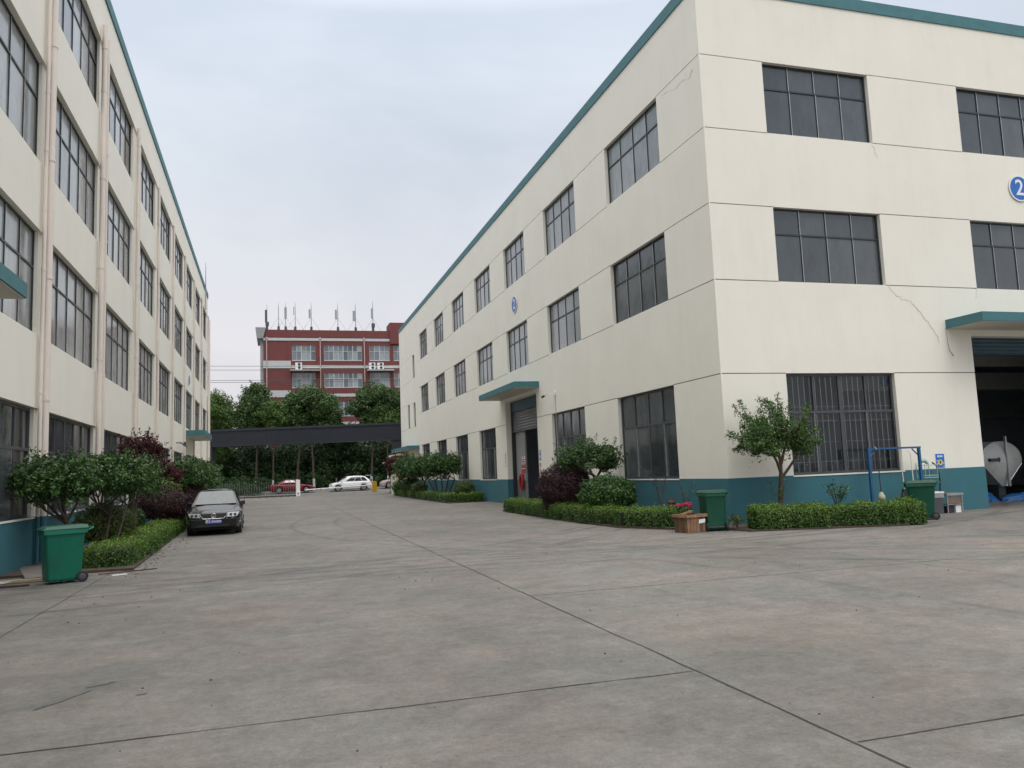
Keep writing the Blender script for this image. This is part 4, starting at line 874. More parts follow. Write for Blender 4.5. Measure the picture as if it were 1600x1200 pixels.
m = MB(); m.hexa([(-.26, -.02, .43), (.2, .1, .47), (.19, .15, .47), (-.27, .03, .43), (-.26, -.02, .47), (.2, .1, .53), (.19, .15, .53), (-.27, .03, .47)]); m.build('loose_board', M_wood, cp, world=False)
m = MB(); m.poly([(.06, -hd - .016, .22), (.26, -hd - .016, .24), (.27, -hd - .016, .33), (.08, -hd - .016, .32)]); m.build('paper_label', M_signw, cp, world=False)
fl = thing('flower_pot', (10.02, 18.35, 0), 'pink flowering pot plant between the crate and the green bin', 'potted plant')
m = MB(); m.lathe([(.0, 0), (.13, 0), (.17, .3), (.19, .33), (.17, .33), (.15, .28), (0, .27)], (10.02, 18.35, 0), 14); m.build('pot', M_rust, fl)
quads('foliage', ellipsoid_leaves((10.02, 18.35, .46), (.22, .2, .18), 420, .07), L_camel, fl)
quads('flowers', clumps((10.0, 18.33, .66), (.32, .22, .05), 16, .045, 420, .045, shell=.1, low=-1), M_pink, fl)
ur = thing('rusty_urn', (10.7, 20.3, 0), 'rusty lidded urn standing behind the end of the hedge', 'urn')
m = MB(); m.lathe([(0, .0), (.1, 0), (.1, .38), (.11, .45), (.14, .5), (.14, .56), (.09, .6), (.12, .62), (.12, .65), (.06, .69), (.04, .73), (.045, .76), (0, .78)], (10.7, 20.3, 0), 16); m.build('body', M_rust, ur)
def sparse(name, x, y, h, spread, label, n=9, leaf=None, nl=26, z0=0.05, stem=.012, ls=.06, seed=3):
    rr = random.Random(seed); o = thing(name, (x, y, 0), label, 'plant'); m = MB(); pts = []
    for i in range(n):
        a = rr.uniform(0, 6.28); s = spread * rr.uniform(.3, 1); p = [(x, y, z0), (x + math.cos(a) * s * .25, y + math.sin(a) * s * .25, z0 + h * .45), (x + math.cos(a) * s, y + math.sin(a) * s, h * rr.uniform(.75, 1.0))]
        m.tube(p, [stem, stem * .7, stem * .35], 5)
        for k in range(nl): t = rr.uniform(.55, 1.0); u = (t - .45) / .55; q = np.array(p[1]) * (1 - u) + np.array(p[2]) * u + np.array([rr.gauss(0, .05), rr.gauss(0, .05), rr.gauss(0, .04)]); pts.append(q)
    m.build('stem', M_bark, o); P = np.array(pts); quads('foliage', leafmesh(P, np.tile([0, 0, .6], (len(P), 1)), ls), leaf or L_camel, o); return o
sparse('potted_shrub', 10.55, 20.7, 1.6, .35, 'bare stemmed plant with reddish tips above the urn', 6, L_maple, 14, ls=.05, seed=5)
sparse('potted_shrub', 10.75, 19.6, 1.25, .28, 'thin sparse plant against the teal plinth behind pink flowers', 6, L_box, 9, ls=.05, seed=8)

# ------------------------------------------------------------------ blue hanging rack with mops
rk = thing('hanging_rack', (16.9, 18.6, 0), 'blue steel frame rack for mops in front of the barred window', 'rack')
m = MB(); zT = 1.93
for x in (16.03, 17.78): m = MB(); m.box(x - .035, x + .035, 18.55, 18.62, 0, zT - .05); m.build('post', M_bluem, rk)
m = MB(); m.box(15.98, 17.83, 18.55, 18.62, zT - .05, zT); m.build('top_bar', M_bluem, rk)
m = MB(); m.tube([(16.07, 18.585, zT - .25), (16.27, 18.585, zT - .06)], .018, 6); m.tube([(17.74, 18.585, zT - .25), (17.54, 18.585, zT - .06)], .018, 6); m.build('brace', M_bluem, rk)
def mop(x, ztop, zbot, label, pole, head, kind):
    o = thing('hanging_mop' if kind != 'brush' else 'hanging_broom', (x, 18.52, zbot), label, 'mop' if kind != 'brush' else 'broom')
    m = MB(); m.tube([(x - .03, 18.5, ztop), (x, 18.5, zbot + .18)], .013, 8); m.build('handle', pole, o)
    m = MB(); m.tube([(x - .03, 18.5, ztop - .02), (x - .03, 18.53, ztop + .05), (x - .03, 18.585, ztop + .1)], .006, 5); m.build('hook', M_steelb, o)
    if kind == 'cap': m = MB(); m.lathe([(.015, .22), (.05, .2), (.06, .15), (.09, .12), (.10, .0), (0, -.02)], (x, 18.5, zbot), 12); m.build('head', head, o)
    elif kind == 'brush':
        m = MB(); m.hexa([(x - .12, 18.46, zbot - .12), (x + .12, 18.46, zbot - .12), (x + .12, 18.56, zbot - .12), (x - .12, 18.56, zbot - .12), (x - .05, 18.47, zbot + .2), (x + .06, 18.47, zbot + .2), (x + .06, 18.54, zbot + .2), (x - .05, 18.54, zbot + .2)]); m.build('head', head, o, bevel=.01)
M_capg = plain('mop_cap', (.45, .46, .33), .7, var=.2)
mop(16.27, 1.88, .48, 'long dark pole with a pale cap hanging left on the blue rack', M_frame, M_capg, 'cap')
mop(17.07, 1.8, .55, 'broom with a black head hanging in the middle of the rack', M_pipe, M_black, 'brush')
mop(17.42, 1.72, .48, 'pale thin pole with steel hook hanging right on the rack', M_pipe, M_capg, 'cap')
# poster
ps = thing('poster', (18.96, Y0 - .01, 1.5), 'blue safety poster with a yellow disc on the wall by the door', 'poster')
f = FB(facF); f.fbox(18.78, 19.14, 1.27, 1.72, .002, .008); f.build('sheet', M_signw, ps); f = FB(facF); f.fbox(18.80, 19.12, 1.28, 1.69, .0085, .011); f.build('print', M_blue, ps)
f = FB(facF); f.fbox(18.86, 19.06, 1.59, 1.65, .0115, .013); f.fbox(18.83, 18.87, 1.47, 1.51, .0115, .013); f.fbox(18.83, 18.87, 1.38, 1.42, .0115, .013); f.fbox(19.06, 19.10, 1.4, 1.44, .0115, .013); f.fbox(19.06, 19.10, 1.3, 1.34, .0115, .013); f.build('text_panel', plain('poster_pale', (.5, .6, .85), .5), ps)
m = MB(); m.poly([(18.96 + .085 * math.cos(2 * math.pi * i / 24), Y0 - .0135, 1.44 + .085 * math.sin(2 * math.pi * i / 24)) for i in range(24)]); m.cur = 1; m.box(18.93, 18.99, Y0 - .016, Y0 - .0137, 1.4, 1.49); m.build('disc', [plain('poster_yellow', (.75, .6, .1), .5), M_lid], ps)
# dish rack, hose, table
dr = thing('wire_shelf', (18.3, 18.7, .9), 'pale green wire shelf fixed to the wall behind the bin', 'shelf')
m = MB()
for z in (1.02, 1.08, 1.38): 
    m.tube([(18.05, 18.99, z), (18.05, 18.7, z), (18.5, 18.7, z), (18.5, 18.99, z)], .009, 5)
    for k in range(5): m.tube([(18.12 + .08 * k, 18.99, z), (18.12 + .08 * k, 18.7, z)], .005, 4)
for x in (18.05, 18.5): m.tube([(x, 18.7, 1.0), (x, 18.7, 1.42)], .009, 5); m.tube([(x, 19.02, 1.0), (x, 19.02, 1.45)], .009, 5)
m.build('wire_frame', M_pale, dr)
m = MB(); m.tube([(18.0, 18.85, 1.5), (18.15, 18.78, 1.52), (18.22, 18.75, 1.42)], [.05, .07, .04], 8); m.build('folded_cloth', M_pale, dr)
m = MB(); m.tube([(18.52, 18.9, 1.45), (18.62, 18.85, 1.35), (18.68, 18.85, 1.15), (18.7, 18.85, .9), (18.68, 18.9, .4)], .022, 8); o = m.build('black_hose', M_black); tagp(o, 'black hose arching down the wall right of the wire shelf', 'hose')
tb = thing('steel_table', (18.9, 18.5, 0), 'low steel side table beneath the blue poster', 'table')
m = MB(); m.box(18.34, 18.94, 18.3, 18.75, .5, .56); m.build('tabletop', M_steelb, tb); m = MB(); m.box(18.36, 18.92, 18.32, 18.73, .23, .25); m.build('shelf', M_steelb, tb)
for x in (18.36, 18.89):
    for y in (18.33, 18.7): m = MB(); m.box(x, x + .03, y, y + .03, 0, .499 if True else 0); m.build('leg', M_steelb, tb)
m = MB(); m.poly([(18.4, 18.34, .27), (18.88, 18.34, .27), (18.88, 18.34, .46), (18.4, 18.34, .46)]); m.build('back_cloth', plain('brown_cloth', (.2, .14, .12), .9, var=.3), tb)
m = MB(); m.box(18.68, 18.87, 18.36, 18.6, .005, .21); o = m.build('white_box', M_signw); tagp(o, 'small white box on the ground under the steel table', 'box')
m = MB(); m.box(18.42, 18.65, 18.4, 18.62, .005, .19); o = m.build('dark_box', M_frame); tagp(o, 'dark box on the ground under the steel table', 'box')
bs = thing('wash_stand', (18.1, 18.5, 0), 'dark stand holding a white and grey basin beside the steel table', 'stand')
m = MB(); m.box(17.8, 18.24, 18.35, 18.75, 0, .45); m.build('cabinet', M_frame_g, bs); m = MB(); m.box(17.78, 18.27, 18.33, 18.77, .452, .58); m.cur = 1; m.box(17.77, 18.28, 18.32, 18.78, .581, .62); m.build('basin', [M_steelb, M_signw], bs)

# ------------------------------------------------------------------ teardrop tank end, tarps inside the front door
tk = thing('hopper_plate', (23.95, 21.6, .3), 'grey round topped hopper end with pointed bottom inside the front door', 'hopper')
def tearpts(r=.9, cz=1.42, zb=.5, y=21.5): return [(24.05 + r * math.cos(R_(a)), y, cz + .62 * math.sin(R_(a))) for a in range(-16, 197, 8)] + [(24.05 - .1, y, zb), (24.05 + .1, y, zb)]
m = MB(); a = tearpts(); b = [(x, y + .9, z) for x, y, z in a]; m.poly(b)
cx_, cz_ = 24.05, 1.30; rings_ = [[(cx_ + (x - cx_) * k, 21.5 - .22 * (1 - k * k), cz_ + (z - cz_) * k) for x, y, z in a] for k in (1, .92, .8, .6, .35, .02)]; i0 = len(m.v)
for rg in rings_: m.v += rg
for i in range(5):
    for j in range(len(a)): q = i0 + i * len(a) + j; q2 = i0 + i * len(a) + (j + 1) % len(a); m.f.append((q, q2, q2 + len(a), q + len(a))); m.m.append(0); m.sm.append(True)
for i in range(len(a)): j = (i + 1) % len(a); m.poly([a[i], a[j], b[j], b[i]])
m.build('shell', M_tank, tk)
m = MB(); m.box(24.02, 24.08, 21.25, 21.33, .5, 2.2); m.tube([a[-2], a[-3]], .03, 6); m.tube([a[-1], a[0]], .03, 6); m.build('rib', M_steelb, tk)
m = MB(); m.box(23.36, 23.78, 21.30, 21.42, 1.36, 1.46); m.box(23.70, 23.75, 21.295, 21.42, 1.33, 1.49); m.build('logo_mark', M_frame, tk); m = MB(); m.box(24.1, 24.5, 21.30, 21.42, 1.43, 1.45); m.box(24.1, 24.5, 21.30, 21.42, 1.37, 1.385); m.build('text_line', M_grey, tk)
m = MB(); m.box(23.9, 24.2, 21.6, 22.2, 0, .6); m.build('foot', M_frame, tk)
def heap(x, y, rx, ry, h, mat, label, nm, cat):
    m = MB(); n = 14; k = 5; i0 = 0
    for i in range(k):
        t = i / (k - 1); r = math.cos(t * 1.5); 
        for j in range(n): a = 2 * math.pi * j / n; q = random.uniform(.8, 1.2); m.v.append((x + rx * r * q * math.cos(a), y + ry * r * q * math.sin(a), h * math.sin(t * 1.57) * random.uniform(.8, 1.1)))
    for i in range(k - 1):
        for j in range(n): a = i * n + j; b = i * n + (j + 1) % n; m.f.append((a, b, b + n, a + n)); m.m.append(0); m.sm.append(False)
    o = m.build(nm, mat); tagp(o, label, cat)
heap(22.95, 21.6, .7, .4, .42, M_tarp, 'crumpled blue tarpaulin heap left of the hopper inside the front door', 'blue_tarpaulin', 'tarpaulin')
heap(24.9, 21.4, 1.2, .35, .25, M_tarp, 'flat blue tarpaulin in front of and right of the hopper', 'blue_tarpaulin', 'tarpaulin')
heap(22.3, 22.6, .5, .5, .75, M_white, 'pale wrapped bundle behind the blue tarpaulin heap', 'wrapped_bundle', 'bundle')
m = MB(); m.box(24.6, 26.6, 26, 27, 0, 2.6)
o = m.build('grey_cabinet', M_grey); tagp(o, 'tall grey cabinet deep inside the front door', 'cabinet')
cn = thing('overhead_crane', (24, 26, 4.4), 'pale overhead crane beam with a round mark under the ceiling inside', 'crane')
m = MB(); m.box(21, 39.5, 25.6, 26.0, 4.25, 4.95); m.build('beam', M_tank, cn); m = MB(); m.tube([(23.1, 25.59, 4.6), (23.1, 25.56, 4.6)], .2, 16); m.build('round_mark', M_blue, cn); m = MB(); m.box(25, 25.6, 25.3, 26.3, 4.3, 5.2); m.build('trolley', M_frame_g, cn)

# ------------------------------------------------------------------ side door notices, hose reel
def notice(fac, s0, s1, z0, z1, d, base, marks, label, nm='notice'):
    f = FB(fac); f.fbox(s0, s1, z0, z1, d, d + .01); c = fac((s0 + s1) / 2, z0, d); o = thing(nm, c, label, 'notice'); f.build('panel', base, o)
    f = FB(fac)
    for a, b, c_, e_ in marks: f.fbox(s0 + (s1 - s0) * a, s0 + (s1 - s0) * b, z0 + (z1 - z0) * c_, z0 + (z1 - z0) * e_, d + .0105, d + .013)
    f.build('lettering', MATS['hose_red'] if base is M_signw else M_signw, o)
mk = [(.2, .8, .05 + .24 * i, .22 + .24 * i) for i in range(4)]
def vtext(fac, s, z0, txt, size, d, mat, label, back=None):
    """column of characters on the wall"""
    n = len(txt); o = thing('wall_lettering', fac(s, z0, d), label, 'lettering')
    nrm = Vector(fac(s, 0, 1)) - Vector(fac(s, 0, 0)); u = Vector((0, 0, 1)).cross(nrm).normalized(); v = Vector((0, 0, 1))
    for i, ch in enumerate(txt):
        me = text_mesh(ch, size, .002); me.materials.append(mat)
        M = Matrix(((u.x, v.x, nrm.x, nrm.x * .004), (u.y, v.y, nrm.y, nrm.y * .004), (u.z, v.z, nrm.z, nrm.z * .004 + size * 1.15 * (n - 1 - i + .5)), (0, 0, 0, 1))); me.transform(M); link('character', me, o)
    if back:
        f = FB(fac); f.fbox(s - size * .62, s + size * .62, z0 - size * .1, z0 + size * 1.15 * n, d - .003, d); f.build('panel', back, o)
vtext(facR, 40.55, 1.85, '\u5b89\u5168\u751f\u4ea7', .17, .006, M_redp, 'column of faded red characters on the wall left of the side door')
vtext(facR, 34.82, 2.15, '\u8f66\u95f4', .2, .006, M_signw, 'blue notice column right of the side roller door', M_blue)
vtext(facR, 34.82, 1.55, '\u7981\u706b', .2, .006, M_redp, 'red characters beneath the blue notice right of the side door')
fD = lambda s, z, d: (X0 + .47 - d, s, z)
notice(fD, 38.62, 39.15, 2.05, 2.4, .003, M_signw, [(.1, .9, .1, .35), (.1, .9, .45, .65), (.3, .7, .75, .95)], 'white notice with red print on the grey door leaf')
notice(fD, 38.62, 39.25, 1.55, 1.95, .003, M_redp, [(.1, .9, .55, .65)], 'red notice plate above the hose on the door leaf')
hr_ = thing('fire_hose', (X0 + .46, 39.1, 1.0), 'red fire hose coil hanging on the grey door leaf', 'fire hose')
for k in range(4):
    m = MB(); n = 20; a, b = .20 + .05 * (k % 3), .30 + .03 * k; m.tube([(X0 + .41 - .03 * k, 39.05 + a * math.cos(2 * math.pi * i / n), 1.1 + b * math.sin(2 * math.pi * i / n)) for i in range(n + 1)], .035, 6); m.build('coil', M_redp, hr_)
m = MB(); m.box(X0 + .36, X0 + .46, 38.95, 39.15, 1.35, 1.5); m.build('bracket', M_redp, hr_)

# ------------------------------------------------------------------ scraps at the left bin
def plank(x0, y0, x1, y1, w_, z, t, label, mat=None, nm='wooden_plank'):
    L = math.hypot(x1 - x0, y1 - y0); nx, ny = -(y1 - y0) / L * w_ / 2, (x1 - x0) / L * w_ / 2; m = MB()
    m.hexa([(x0 - nx, y0 - ny, z), (x1 - nx, y1 - ny, z), (x1 + nx, y1 + ny, z), (x0 + nx, y0 + ny, z), (x0 - nx, y0 - ny, z + t), (x1 - nx, y1 - ny, z + t), (x1 + nx, y1 + ny, z + t), (x0 + nx, y0 + ny, z + t)])
    o = m.build(nm, mat or M_plank); tagp(o, label, 'plank' if 'plank' in nm or 'board' in nm else 'scrap')
plank(-5.9, 16.9, -4.05, 17.0, .12, .03, .03, 'pale long timber batten lying left of the bright green bin')
plank(-5.1, 19.9, -4.3, 17.3, .42, .002, .05, 'weathered grey board along the teal plinth behind the bin', plain('grey_board', (.17, .15, .13), .9, var=.3, scale=5), 'grey_board')
plank(-5.6, 16.2, -4.2, 16.35, .1, .002, .03, 'dark wet plank lying nearest the camera at the left bin', M_rust)
plank(-5.0, 16.6, -4.6, 16.55, .34, .062, .006, 'pale grey square of sheet material on the batten', plain('sheet_pale', (.42, .44, .40), .8, var=.15), 'paper_scrap')
plank(-3.0, 17.15, -2.75, 17.25, .13, .003, .004, 'white paper scrap on the ground right of the bright green bin', M_signw, 'paper_scrap')
plank(-3.3, 17.5, -2.3, 17.9, .05, .003, .015, 'thin dark lath lying before the end of the left hedge', M_rust)

# ------------------------------------------------------------------ hedges and shrubs
def hedge(path, wd, h, n, label, ln=.055, z0=.03, mat=None, round_ends=True):
    """clipped hedge along a path of (x, y) centre points"""
    P = np.array(path, float); seg = np.linalg.norm(np.diff(P, axis=0), axis=1); cum = np.r_[0, np.cumsum(seg)]; L = cum[-1]
    o = thing('clipped_hedge', (P[0, 0], P[0, 1], 0), label, 'hedge')
    def at(t):
        i = np.clip(np.searchsorted(cum, t, side='right') - 1, 0, len(seg) - 1); u = ((t - cum[i]) / seg[i])[:, None]; p = P[i] * (1 - u) + P[i + 1] * u; d = (P[i + 1] - P[i]) / seg[i][:, None]; return p, d
    def sect(k, top):
        t = rng.uniform(-.0, L, k); p, d = at(t); nn = np.c_[-d[:, 1], d[:, 0]]
        bump = .04 * np.sin(t * 5.3) + .03 * np.sin(t * 11.7 + 1) + .035 * np.sin(t * 2.1) + .02 * np.sin(t * 27)
        if top: v = rng.uniform(-1, 1, k) * wd / 2; z = h + bump + rng.normal(0, .03, k) + (rng.random(k) < .06) * rng.uniform(0, .09, k) - np.abs(rng.normal(0, .03, k)) - .12 * (np.abs(v) / (wd / 2)) ** 6; q = np.c_[p + nn * v[:, None], z]; nr = np.c_[np.zeros((k, 2)), np.ones(k)]
        else:
            s = rng.choice([-1, 1], k); z = z0 + (h - z0) * rng.uniform(0, 1, k) ** .85; off = wd / 2 + bump * .8 - .04 * ((z - h / 2) / h) ** 2 - np.abs(rng.normal(0, .05, k)) + rng.normal(0, .015, k); q = np.c_[p + nn * (s * off)[:, None], z]; nr = np.c_[nn * s[:, None], np.full(k, .35)]
        return q, nr
    A = L * wd; Bs = 2 * L * h; nt_ = int(n * A / (A + Bs)); q1, n1 = sect(nt_, True); q2, n2 = sect(n - nt_, False)
    ends = []
    for e_, dr_ in ((P[0], P[0] - P[1]), (P[-1], P[-1] - P[-2])):
        dr_ = dr_ / np.linalg.norm(dr_); k = max(200, int(n * wd * h / (A + Bs) * 1.6)); v = rng.uniform(-1, 1, k); z = z0 + (h - z0) * rng.uniform(0, 1, k); nn = np.array([-dr_[1], dr_[0]])
        q = np.c_[e_ + np.outer(v * wd / 2 * .95, nn) + np.outer(.10 * (1 - v ** 2) - np.abs(rng.normal(0, .05, k)), dr_), z]; ends.append((q, np.tile([dr_[0], dr_[1], .3], (k, 1))))
    Q = np.vstack([q2] + [e_[0] for e_ in ends]); NN = np.vstack([n2] + [e_[1] for e_ in ends])
    sel = (Q[:, 2] > h * .55) & (rng.random(len(Q)) < .45) & (np.sin(Q[:, 0] * 3.1) + np.sin(Q[:, 1] * 2.3) > -.3)
    quads('foliage', leafmesh(Q[~sel], NN[~sel], ln, .55, .6), mat or L_hedge, o); q1 = np.vstack([q1, Q[sel]]); n1 = np.vstack([n1, NN[sel]]); quads('young_shoots', leafmesh(q1, n1, ln * .95, .5, .5), L_young if mat is None else mat, o)
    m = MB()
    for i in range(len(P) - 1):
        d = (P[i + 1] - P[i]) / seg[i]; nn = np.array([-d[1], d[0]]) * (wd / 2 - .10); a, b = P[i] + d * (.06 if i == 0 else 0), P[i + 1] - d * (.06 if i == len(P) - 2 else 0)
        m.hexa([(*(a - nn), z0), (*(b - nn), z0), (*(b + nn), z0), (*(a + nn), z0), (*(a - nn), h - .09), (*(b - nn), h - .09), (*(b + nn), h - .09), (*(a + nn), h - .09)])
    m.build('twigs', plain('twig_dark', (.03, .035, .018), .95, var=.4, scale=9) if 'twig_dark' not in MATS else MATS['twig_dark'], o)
hedge([(-3.35, 18.5), (-3.3, 21.5), (-3.45, 25), (-3.55, 30), (-3.7, 36)], .95, .46, 36000, 'long clipped hedge running from the bright green bin to the black sedan', .05)
hedge([(10.25, 19.35), (9.65, 20.6), (9.45, 23), (9.42, 26), (9.65, 32.4)], .85, .50, 34000, 'clipped hedge along the side wall ending at the wooden crate', .05)
hedge([(11.4, 17.45), (12.6, 17.05), (14.0, 16.6), (15.3, 16.25)], .95, .53, 22000, 'clipped hedge before the front wall between the two corner bins', .05)
hedge([(11.5, 45.1), (10.2, 44.9)], .75, .48, 4500, 'short hedge return beside the side door at the far bed', .07)
hedge([(9.85, 45.2), (9.85, 50), (9.9, 58), (10.2, 68.5)], .8, .5, 15000, 'far clipped hedge along the side wall beyond the roller door', .08)
def bush(x, y, z, r, n, ln, mat, label, nm='round_shrub', rough=.07, core=True):
    o = thing(nm, (x, y, 0), label, 'shrub'); quads('foliage', np.vstack([ellipsoid_leaves((x, y, z), r, n, ln, rough * 1.5), sprigs((x, y, z), r, int(n / 110), 9, .22 * r[0], ln * .9, -.1)]), mat, o)
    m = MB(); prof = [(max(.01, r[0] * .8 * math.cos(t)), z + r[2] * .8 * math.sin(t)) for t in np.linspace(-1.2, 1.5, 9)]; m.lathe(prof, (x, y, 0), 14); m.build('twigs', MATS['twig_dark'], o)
    m = MB(); m.tube([(x, y, .02), (x, y, z * .6)], [.06, .04], 6); m.build('stem', M_bark, o); return o
bush(9.68, 26.2, 1.02, (.90, .92, .84), 15000, .055, L_purple, 'big round purple shrub beside the side roller door')
bush(10.05, 23.3, .82, (.88, .88, .58), 9000, .075, L_camel, 'wide round green shrub right of the big purple shrub')
bush(-4.15, 22.6, .72, (.72, .85, .55), 8000, .05, L_box, 'yellowish green domed shrub behind the left hedge near the bin')
bush(-3.75, 30.9, .92, (.92, 1.0, .62), 10000, .055, L_purple, 'wide purple shrub just left of the black sedan')
bush(-3.85, 40.0, 1.0, (1.0, 1.0, .62), 5000, .08, L_purple, 'far purple shrub seen over the roof of the sedan')
bush(-4.5, 28.9, .6, (.4, .4, .4), 2500, .07, L_camel, 'bluish green low shrub left of the wide purple shrub')
bush(10.9, 46.6, .72, (.62, .62, .48), 3500, .07, L_box, 'domed clipped shrub at the near end of the far bed')
bush(10.1, 60.8, .8, (.8, .8, .75), 3000, .09, L_camel, 'dark round shrub near the gatehouse')
bush(9.9, 56.5, .65, (.6, .9, .5), 2200, .09, L_box, 'pale green low shrub in the middle of the far bed')
bush(10.1, 66.5, .7, (.7, .9, .6), 1800, .1, L_hedge, 'green shrub at the foot of the gatehouse wall')

# ------------------------------------------------------------------ small trees
def branchy(m, base, tips, r0, fork, seed=0):
    rr = random.Random(seed); bx, by, bz = base; fx, fy, fz = fork
    m.tube([base, ((bx + fx) / 2 + rr.uniform(-.03, .03), (by + fy) / 2, (bz + fz) / 2), fork], [r0, r0 * .82, r0 * .72], 8)
    for t in tips:
        t = Vector(t); f_ = Vector(fork); mid = f_.lerp(t, .45) + Vector((rr.uniform(-.1, .1), rr.uniform(-.1, .1), -.06)); m.tube([fork, mid, t], [r0 * .55, r0 * .36, r0 * .14], 6)
        for _ in range(3): e_ = t + Vector((rr.uniform(-.4, .4), rr.uniform(-.4, .4), rr.uniform(0, .35))); m.tube([mid, mid.lerp(e_, .6), e_], [r0 * .22, r0 * .14, r0 * .05], 5)
def tree(nm, label, trunks, crown, mat, low=-.6, extra=None, white=0, cat='tree'):
    c, r, k, cr, n, ln = crown; o = thing(nm, (trunks[0][0][0], trunks[0][0][1], 0), label, cat)
    for i, (base, fork, r0, tips) in enumerate(trunks):
        m = MB(); branchy(m, base, tips, r0, fork, i); m.build('trunk', M_bark, o)
    V = np.vstack([clumps(c, r, k, cr, int(n * .85), ln, low=low), sprigs(c, r, int(50 + n / 100), 24, .2 + .2 * r[0], ln, low)])
    if extra is not None: V = np.vstack([V, extra])
    quads('crown', V, mat, o); return o
def tipsof(c, r, n, seed): 
    rr = random.Random(seed); return [(c[0] + r[0] * .75 * math.cos(a), c[1] + r[1] * .75 * math.sin(a), c[2] + r[2] * rr.uniform(-.2, .6)) for a in [2 * math.pi * (i + rr.random() * .6) / n for i in range(n)]]
c, r = (-4.6, 19.6, 1.82), (.78, .82, .56)
tree('camellia_tree', 'dark leaved small tree rising behind the bright green bin', [((-4.3, 19.6, .03), (-4.35, 19.6, .95), .07, tipsof(c, r, 6, 1))], (c, r, 42, .23, 8500, .085), L_camel, low=-.75)
c, r = (-3.85, 22.0, 1.92), (.92, 1.0, .54)
tree('camellia_tree', 'glossy green small tree with several stems between bin and maple', [((-4.25, 21.9, .03), (-4.1, 21.9, 1.1), .055, tipsof(c, r, 5, 2)), ((-3.95, 21.6, .03), (-3.85, 21.7, 1.0), .04, tipsof(c, r, 4, 3)), ((-3.75, 21.2, .03), (-3.45, 21.5, 1.25), .03, tipsof(c, r, 3, 4))], (c, r, 46, .24, 10500, .085), L_camel, low=-.7)
c, r = (-4.05, 27.5, 2.8), (.72, .75, .42)
tree('red_maple', 'purple leaved maple leaning over the left hedge near the wall', [((-4.5, 27.2, .03), (-4.2, 27.2, 1.5), .11, tipsof(c, r, 6, 5))], (c, r, 26, .17, 2800, .085), L_maple, low=-.9)
c, r = (-3.95, 26.8, 1.9), (.7, .7, .6)
tree('green_sapling', 'loose green sapling crown right below the purple maple', [((-4.1, 26.6, .03), (-4.05, 26.8, 1.2), .05, tipsof(c, r, 4, 6))], (c, r, 18, .2, 2600, .085), L_camel, low=-.9)
c, r = (-4.5, 34.5, 2.05), (.85, .9, .48)
tree('red_maple', 'dense dark red maple farther along the left wall', [((-4.6, 34.5, .03), (-4.5, 34.5, 1.2), .08, tipsof(c, r, 5, 7))], (c, r, 44, .3, 10000, .09), L_maple, low=-.8)
c, r = (-4.05, 40.5, 1.95), (1.45, 1.6, .85)
tree('camellia_tree', 'broad green small tree left of and beyond the sedan', [((-4.3, 40.5, .03), (-4.2, 40.5, .9), .08, tipsof(c, r, 6, 8))], (c, r, 60, .4, 15000, .11), L_camel, low=-.9)
c, r = (-3.9, 46, 2.0), (1.3, 1.6, .8)
tree('camellia_tree', 'farthest green small tree by the canopy of the left building', [((-4.2, 46, .03), (-4.1, 46, 1.0), .08, tipsof(c, r, 6, 9))], (c, r, 44, .4, 9000, .12), L_camel, low=-.9)
bush(-4.2, 33.8, 1.35, (.7, .8, .55), 3500, .09, L_box, 'light green shrub beneath the dense dark red maple', core=True)
# right side
c, r = (10.45, 25.6, 1.98), (1.12, 1.05, .58)
tree('camellia_tree', 'dark leaved small tree rising behind the big purple shrub', [((10.6, 25.3, .03), (10.55, 25.3, 1.35), .06, tipsof(c, r, 6, 10))], (c, r, 38, .22, 7500, .085), L_camel, low=-.7)
c, r = (10.2, 49.6, 2.15), (1.25, 1.2, .75)
tree('multi_stem_tree', 'small tree with fan of bare stems in the far bed', [((10.2 + .12 * i - .3, 49.6, .03), (10.2 + .42 * i - .9, 49.6, 1.3), .05, tipsof(c, r, 3, 11 + i)) for i in range(5)], (c, r, 56, .34, 14000, .11), L_camel, low=-.6)
c, r = (9.9, 54.8, 2.15), (1.2, 1.2, .75)
tree('camellia_tree', 'single stemmed green tree left of the fan stemmed tree', [((10.0, 54.8, .03), (10.0, 54.8, 1.2), .07, tipsof(c, r, 5, 17))], (c, r, 50, .36, 11000, .12), L_camel, low=-.7)
c, r = (9.9, 60.5, 2.2), (1.25, 1.2, .85)
tree('camellia_tree', 'green tree in the far bed beside the reddish maple', [((10.0, 60.5, .03), (10.0, 60.5, 1.2), .07, tipsof(c, r, 5, 18))], (c, r, 46, .36, 9000, .13), L_camel, low=-.8)
c, r = (9.6, 64.5, 2.5), (1.0, 1.0, .8)
tree('red_maple', 'reddish maple in front of the gatehouse', [((9.8, 64.5, .03), (9.7, 64.5, 1.5), .06, tipsof(c, r, 5, 19))], (c, r, 30, .3, 4000, .12), L_maple, low=-.9)
